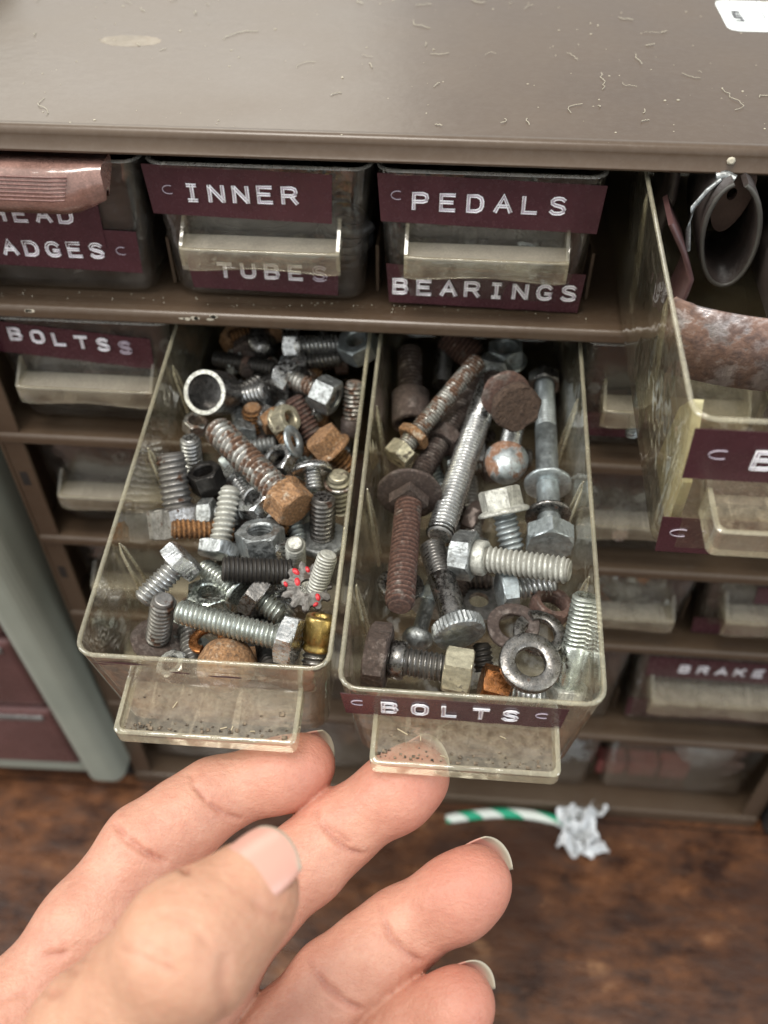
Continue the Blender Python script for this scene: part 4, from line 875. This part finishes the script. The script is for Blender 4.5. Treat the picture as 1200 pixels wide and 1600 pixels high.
def make_hand():
    lo = np.array([-100., -180., -222.]); hs = .62; n = np.array([208, 232, 160])
    ax = [(lo[i] + hs * np.arange(n[i])).astype(np.float32) for i in range(3)]
    X, Y, Z = np.meshgrid(*ax, indexing='ij')
    def cap(a, b, ra, rb, sq=None):
        ba = b - a; L2 = float(ba @ ba)
        px_, py, pz = X - np.float32(a[0]), Y - np.float32(a[1]), Z - np.float32(a[2])
        h = np.clip((px_ * np.float32(ba[0]) + py * np.float32(ba[1]) + pz * np.float32(ba[2])) / np.float32(L2), 0, 1)
        return np.sqrt((px_ - h * np.float32(ba[0])) ** 2 + (py - h * np.float32(ba[1])) ** 2 + (pz - h * np.float32(ba[2])) ** 2) - (np.float32(ra) + h * np.float32(rb - ra))
    def sph(c, r): return np.sqrt((X - np.float32(c[0])) ** 2 + (Y - np.float32(c[1])) ** 2 + (Z - np.float32(c[2])) ** 2) - np.float32(r)
    def smin(a, b, k): 
        h = np.clip(.5 + .5 * (b - a) / k, 0, 1); return b + (a - b) * h - k * h * (1 - h)
    def chain(name):
        j = J[name]; f = None
        for i in range(3):
            (a, ra), (b, rb) = j[i], j[i + 1]
            g = cap(a, b, ra * (.97 if i else 1.), rb * .95)
            f = g if f is None else smin(f, g, 3.)
            if name != 'thumb':                                  # fleshy pads on the palm side
                m = a * .42 + b * .58 if i < 2 else a * .25 + b * .75
                m = m + np.array([0, -.1, 1.]) * (1.5 if i == 2 else 1.1); f = smin(f, sph(m, (ra * .5 + rb * .5) * (.98 if i == 2 else .97)), 3.5)
        if name == 'thumb':
            a, b = j[2][0], j[3][0]; f = smin(f, sph(a * .35 + b * .65 + np.array([1., -.8, -2.0]), 8.4), 4.)
            f = smin(f, sph(j[2][0] + np.array([.2, .2, .6]), 10.1), 4.)
        return f
    wr = cf(-230, 2260, 190)
    palm = None
    mc = [J[k][0][0] for k in ('index', 'middle', 'ring', 'little')]
    for m, r in zip(mc, (12.5, 12.5, 12, 11.5)):
        g = cap(m, wr, r, 17); palm = g if palm is None else smin(palm, g, 9.)
    for i in range(3): palm = smin(palm, cap(mc[i], mc[i + 1], 11, 11), 7.)
    palm = smin(palm, cap(J['thumb'][0][0], wr, 17, 18), 10.)
    palm = smin(palm, cap(J['thumb'][0][0], mc[0], 10, 9), 12.)
    F = None
    for k in ('index', 'middle', 'ring', 'little'):
        g = smin(chain(k), palm, 6.); F = g if F is None else smin(F, g, 1.1)
    F = smin(np.minimum(F, smin(chain('thumb'), palm, 7.)), F, .5)
    F = F.astype(np.float32)
    for a in range(3):
        for e in (0, -1):
            s = [slice(None)] * 3; s[a] = e; F[tuple(s)] = np.maximum(F[tuple(s)], .5)
    # surface nets
    S = F < 0; nx, ny, nz = n
    pos = np.zeros((nx - 1, ny - 1, nz - 1, 3), np.float32); cnt = np.zeros((nx - 1, ny - 1, nz - 1), np.float32)
    C8 = [(i, j, k) for i in (0, 1) for j in (0, 1) for k in (0, 1)]
    def sub(A, c): return A[c[0]:nx - 1 + c[0], c[1]:ny - 1 + c[1], c[2]:nz - 1 + c[2]]
    for a in C8:
        for d in range(3):
            if a[d]: continue
            b = list(a); b[d] = 1
            fa, fb = sub(F, a), sub(F, b); cr = (fa < 0) != (fb < 0); t = np.where(cr, fa / np.where(cr, fa - fb, 1), 0)
            for q in range(3): pos[..., q] += np.where(cr, a[q] + (t if q == d else 0), 0)
            cnt += cr
    act = cnt > 0; idx = -np.ones(act.shape, np.int64); idx[act] = np.arange(act.sum())
    ii = np.argwhere(act); V = ((ii + pos[act] / cnt[act][:, None]) * hs + lo).astype(np.float64)
    faces = []
    for d in range(3):
        e = [(1, 2), (2, 0), (0, 1)][d]
        sl0 = [slice(1, -1)] * 3; sl0[d] = slice(0, -1); sl1 = list(sl0); sl1[d] = slice(1, None)
        a = S[tuple(sl0)]; b = S[tuple(sl1)]
        for m, flip in ((a & ~b, False), (~a & b, True)):
            p = np.argwhere(m) ; p = p + np.array([0 if q == d else 1 for q in range(3)])
            if not len(p): continue
            def I(o1, o2):
                q = p.copy(); q[:, e[0]] -= o1; q[:, e[1]] -= o2; return idx[q[:, 0], q[:, 1], q[:, 2]]
            quad = np.stack([I(1, 1), I(0, 1), I(0, 0), I(1, 0)], 1)
            faces.append(quad[:, ::-1] if flip else quad)
    Q = np.concatenate(faces); Q = Q[(Q >= 0).all(1)]
    # a little relaxation, then creases pressed into the palm side
    me = bpy.data.meshes.new('hand')
    for _ in range(2):
        acc = np.zeros_like(V); k = np.zeros(len(V))
        for a in range(4):
            for b in (1, 3): np.add.at(acc, Q[:, a], V[Q[:, (a + b) % 4]]); np.add.at(k, Q[:, a], 1)
        V = V * .5 + .5 * acc / np.maximum(k, 1)[:, None]
    fn = np.cross(V[Q[:, 2]] - V[Q[:, 0]], V[Q[:, 3]] - V[Q[:, 1]]); N = np.zeros_like(V)
    for a in range(4): np.add.at(N, Q[:, a], fn)
    N /= np.linalg.norm(N, axis=1)[:, None] + 1e-9
    if (N * (V - V.mean(0))).sum() < 0: N = -N; Q = Q[:, ::-1]
    crease = np.zeros(len(V)); pink = np.zeros(len(V)); tan = np.zeros(len(V))
    def to_line(P):
        P = np.array(P); best = np.full(len(V), 1e9)
        for a, b in zip(P[:-1], P[1:]):
            ba = b - a; h = np.clip(((V - a) @ ba) / (ba @ ba), 0, 1); best = np.minimum(best, np.linalg.norm(V - a - h[:, None] * ba, axis=1))
        return best
    def crs(pts, dep, wd):
        """pts are photo pixels; the line is laid on the skin facing the camera"""
        uv = np.stack([600 + FPX * V[:, 0] / -V[:, 2], 800 - FPX * V[:, 1] / -V[:, 2]], 1); P = []
        for u, v in pts:
            m = (np.hypot(uv[:, 0] - u, uv[:, 1] - v) < 9) & (N[:, 2] > -.1)
            if m.any(): 
                z = V[m, 2].max(); P.append(cf(u, v, -z))
        if len(P) < 2: return
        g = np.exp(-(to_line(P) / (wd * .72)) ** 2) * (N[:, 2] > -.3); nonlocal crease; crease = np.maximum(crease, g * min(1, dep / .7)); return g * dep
    D = np.zeros(len(V))
    for pts, dep, wd in (
        ([(292, 1196), (302, 1222), (325, 1252), (352, 1273), (378, 1284)], .85, .85), ([(305, 1205), (318, 1228), (338, 1250)], .35, .6),
        ([(170, 1280), (195, 1306), (225, 1330), (258, 1348), (292, 1357)], .9, .95), ([(178, 1300), (210, 1326), (240, 1342)], .35, .6),
        ([(488, 1250), (498, 1280), (520, 1308), (545, 1330), (572, 1340)], .85, .85), ([(500, 1272), (520, 1296), (545, 1316)], .4, .6),
        ([(588, 1398), (596, 1430), (612, 1465), (635, 1490), (664, 1508)], .8, .85), ([(583, 1415), (598, 1452), (618, 1480)], .35, .6),
        ([(476, 1488), (490, 1515), (512, 1545), (540, 1566), (566, 1582)], .85, .9), ([(486, 1500), (505, 1530), (530, 1552)], .35, .6),
        ([(400, 1410), (420, 1425), (440, 1440), (462, 1442)], .5, .8),
        ([(68, 1494), (100, 1490), (130, 1494), (160, 1498)], .5, 1.0), ([(0, 1560), (40, 1550), (90, 1552)], .5, 1.1), ([(90, 1500), (120, 1520), (150, 1530)], .3, .9),
        ([(180, 1484), (205, 1490), (240, 1503), (275, 1522)], .30, .7), ([(245, 1425), (275, 1432), (305, 1450), (325, 1475)], .28, .7), ([(210, 1470), (240, 1482), (268, 1498)], .2, .6), ([(262, 1418), (290, 1424), (312, 1436)], .2, .55),
        ([(352, 1500), (348, 1540), (352, 1600), (350, 1660)], .3, 1.6)):
        g = crs(pts, dep, wd)
        if g is not None: D += g
    V = V - N * np.minimum(D * 1.35, 1.25)[:, None]
    for k, j in J.items():
        t, r = j[3]; d0 = np.linalg.norm(V - t, axis=1)
        if k == 'thumb': tan = np.maximum(tan, np.exp(-(to_line([j[1][0], j[2][0], j[3][0]]) / 16) ** 4)); pink = np.maximum(pink, .35 * np.exp(-(d0 / 9) ** 2))
        else:
            pink = np.maximum(pink, np.exp(-(d0 / (r * 1.45)) ** 2))
            for q in (1, 2): pink = np.maximum(pink, .22 * np.exp(-(np.linalg.norm(V - j[q][0], axis=1) / (j[q][1] * 1.1)) ** 2))
    pw = np.einsum('ij,kj->ki', np.array(CM), V) + np.array(CAM)
    base = at_depth(100, 1750, 185)
    me.from_pydata(((pw - np.array(base)) * U).tolist(), [], Q.tolist()); me.update()
    me.polygons.foreach_set('use_smooth', [True] * len(me.polygons))
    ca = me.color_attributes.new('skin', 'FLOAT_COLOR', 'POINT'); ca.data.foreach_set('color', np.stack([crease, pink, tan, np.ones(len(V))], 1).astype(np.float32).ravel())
    o = bpy.data.objects.new('hand', me); COL.objects.link(o); o.location = base * U
    return o, base
def skin():
    t = NT('skin'); at = t.n('ShaderNodeVertexColor', layer_name='skin'); sp = t.n('ShaderNodeSeparateColor'); t.l(at.outputs[0], sp.inputs[0])
    a = t.noise(.13, 4, .62); b = t.noise(.9, 3, .65)
    col = t.mix(t.ramp(a, .35, .65), (.495, .245, .172), (.575, .312, .222))
    col = t.mix(sp.outputs[2], col, t.mix(t.ramp(a, .3, .7), (.45, .245, .155), (.53, .305, .20)))
    col = t.mix(t.math('MULTIPLY', sp.outputs[1], .75), col, (.51, .165, .12))
    col = t.mix(t.math('MULTIPLY', t.ramp(b, .5, .75), .30), col, (.46, .165, .115))
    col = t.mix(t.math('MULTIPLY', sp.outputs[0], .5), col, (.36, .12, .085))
    vo = t.n('ShaderNodeTexVoronoi', feature='DISTANCE_TO_EDGE'); t.l(t.mm, vo.inputs['Vector']); vo.inputs['Scale'].default_value = 1.1
    nb = t.bump(t.ramp(vo.outputs['Distance'], 0, .25), .035, .8); nb = t.bump(t.noise(.45, 4, .6, stretch=(1, 1.6, 1)), .32, 1., nb); nb = t.bump(t.noise(3.2, 3), .05, 1., nb)
    x = t.bsdf(Base_Color=col, Roughness=t.ramp(b, .3, .7, .40, .54), Normal=nb); p = x.node
    p.inputs['Subsurface Weight'].default_value = .22; p.inputs['Subsurface Radius'].default_value = (1., .35, .2); p.inputs['Subsurface Scale'].default_value = .0028
    p.inputs['Specular IOR Level'].default_value = .42
    return t.done(x)
SKIN = skin()
hand, HB = make_hand(); hand.data.materials.append(SKIN)
tag(hand, 'left hand reaching in from the lower left, fingertips under the two open drawer pulls', 'hand')
def nailmat(name, c, tip):
    t = NT(name); u = t.n('ShaderNodeVertexColor', layer_name='free'); f = t.ramp(u.outputs[0], .0, 1.)
    return t.done(t.bsdf(Base_Color=t.mix(u.outputs[0], c, tip), Roughness=.28, Normal=t.bump(t.noise(.8, 2, stretch=(2, .3, 1)), .03)))
NAIL = nailmat('fingernail', (.54, .29, .23), (.44, .40, .31))
def fingernail(k, ndir, half, ln, over, drop, name='fingernail', lat=0., rs=1.0, free=.14, lift=0.25, taper=0.):
    (p0_, r0), (T, r) = J[k][2], J[k][3]
    a = T - p0_; a /= np.linalg.norm(a); nn = np.array(ndir, float); nn -= a * (nn @ a); nn /= np.linalg.norm(nn); s = np.cross(a, nn)
    nu, nv = 17, 15; P = []; fr = []
    for layer in (0, 1):
        for j in range(nv):
            v = j / (nv - 1)
            for i in range(nu):
                u = -1 + 2 * i / (nu - 1)
                l = ln * (1 - .10 * (1 - (1 - u * u) ** .5) * v) ; rr = r * rs
                base_curve = (1 - math.sqrt(max(0, 1 - (u * .95) ** 2))) * ln * .28 * (1 - v)
                along = r + over - ln + (ln * v) * (1 - .13 * u * u * v) + base_curve
                wdt = half * (.9 + .1 * math.sin(v * 2.2)) * (1 - taper * v * v); ang = u * rad(wdt)
                h = rr * math.cos(ang) * (1 - drop * max(0, v) ** 1.8) + lift - (.35 if layer else 0)
                q = T + a * along + s * (rr * math.sin(ang) + lat) + nn * h; P.append(q); fr.append(min(1, max(0, (v - (1 - free) + .05 * u * u) / .04)))
    Fc = []
    for j in range(nv - 1):
        for i in range(nu - 1):
            o = j * nu + i; Fc.append((o, o + 1, o + nu + 1, o + nu)); o += nu * nv; Fc.append((o, o + nu, o + nu + 1, o + 1))
    B = [i for i in range(nu)] + [j * nu + nu - 1 for j in range(1, nv)] + [(nv - 1) * nu + i for i in range(nu - 2, -1, -1)] + [j * nu for j in range(nv - 2, 0, -1)]
    for x, y in zip(B, B[1:] + B[:1]): Fc.append((y, x, x + nu * nv, y + nu * nv))
    me = bpy.data.meshes.new(name); W_ = (np.einsum('ij,kj->ki', np.array(CM), np.array(P)) + np.array(CAM) - np.array(HB)) * U
    me.from_pydata(W_.tolist(), [], Fc); me.polygons.foreach_set('use_smooth', [True] * len(me.polygons)); me.update()
    ca = me.color_attributes.new('free', 'FLOAT_COLOR', 'POINT'); f = np.array(fr); ca.data.foreach_set('color', np.stack([f, f, f, f * 0 + 1], 1).astype(np.float32).ravel())
    me.materials.append(NAIL); o = bpy.data.objects.new(name, me); COL.objects.link(o); o.parent = hand; return o
fingernail('thumb', (-.26, .50, .83), 52, 12.2, .9, .26, lift=.16, free=.06, taper=.2)['label'] = 'thumbnail with a ragged free edge'
for k in ('index', 'middle', 'ring', 'little'): fingernail(k, (.05, .35, -1), 40, 11.5, .45, .28, free=.16, lift=-.15)
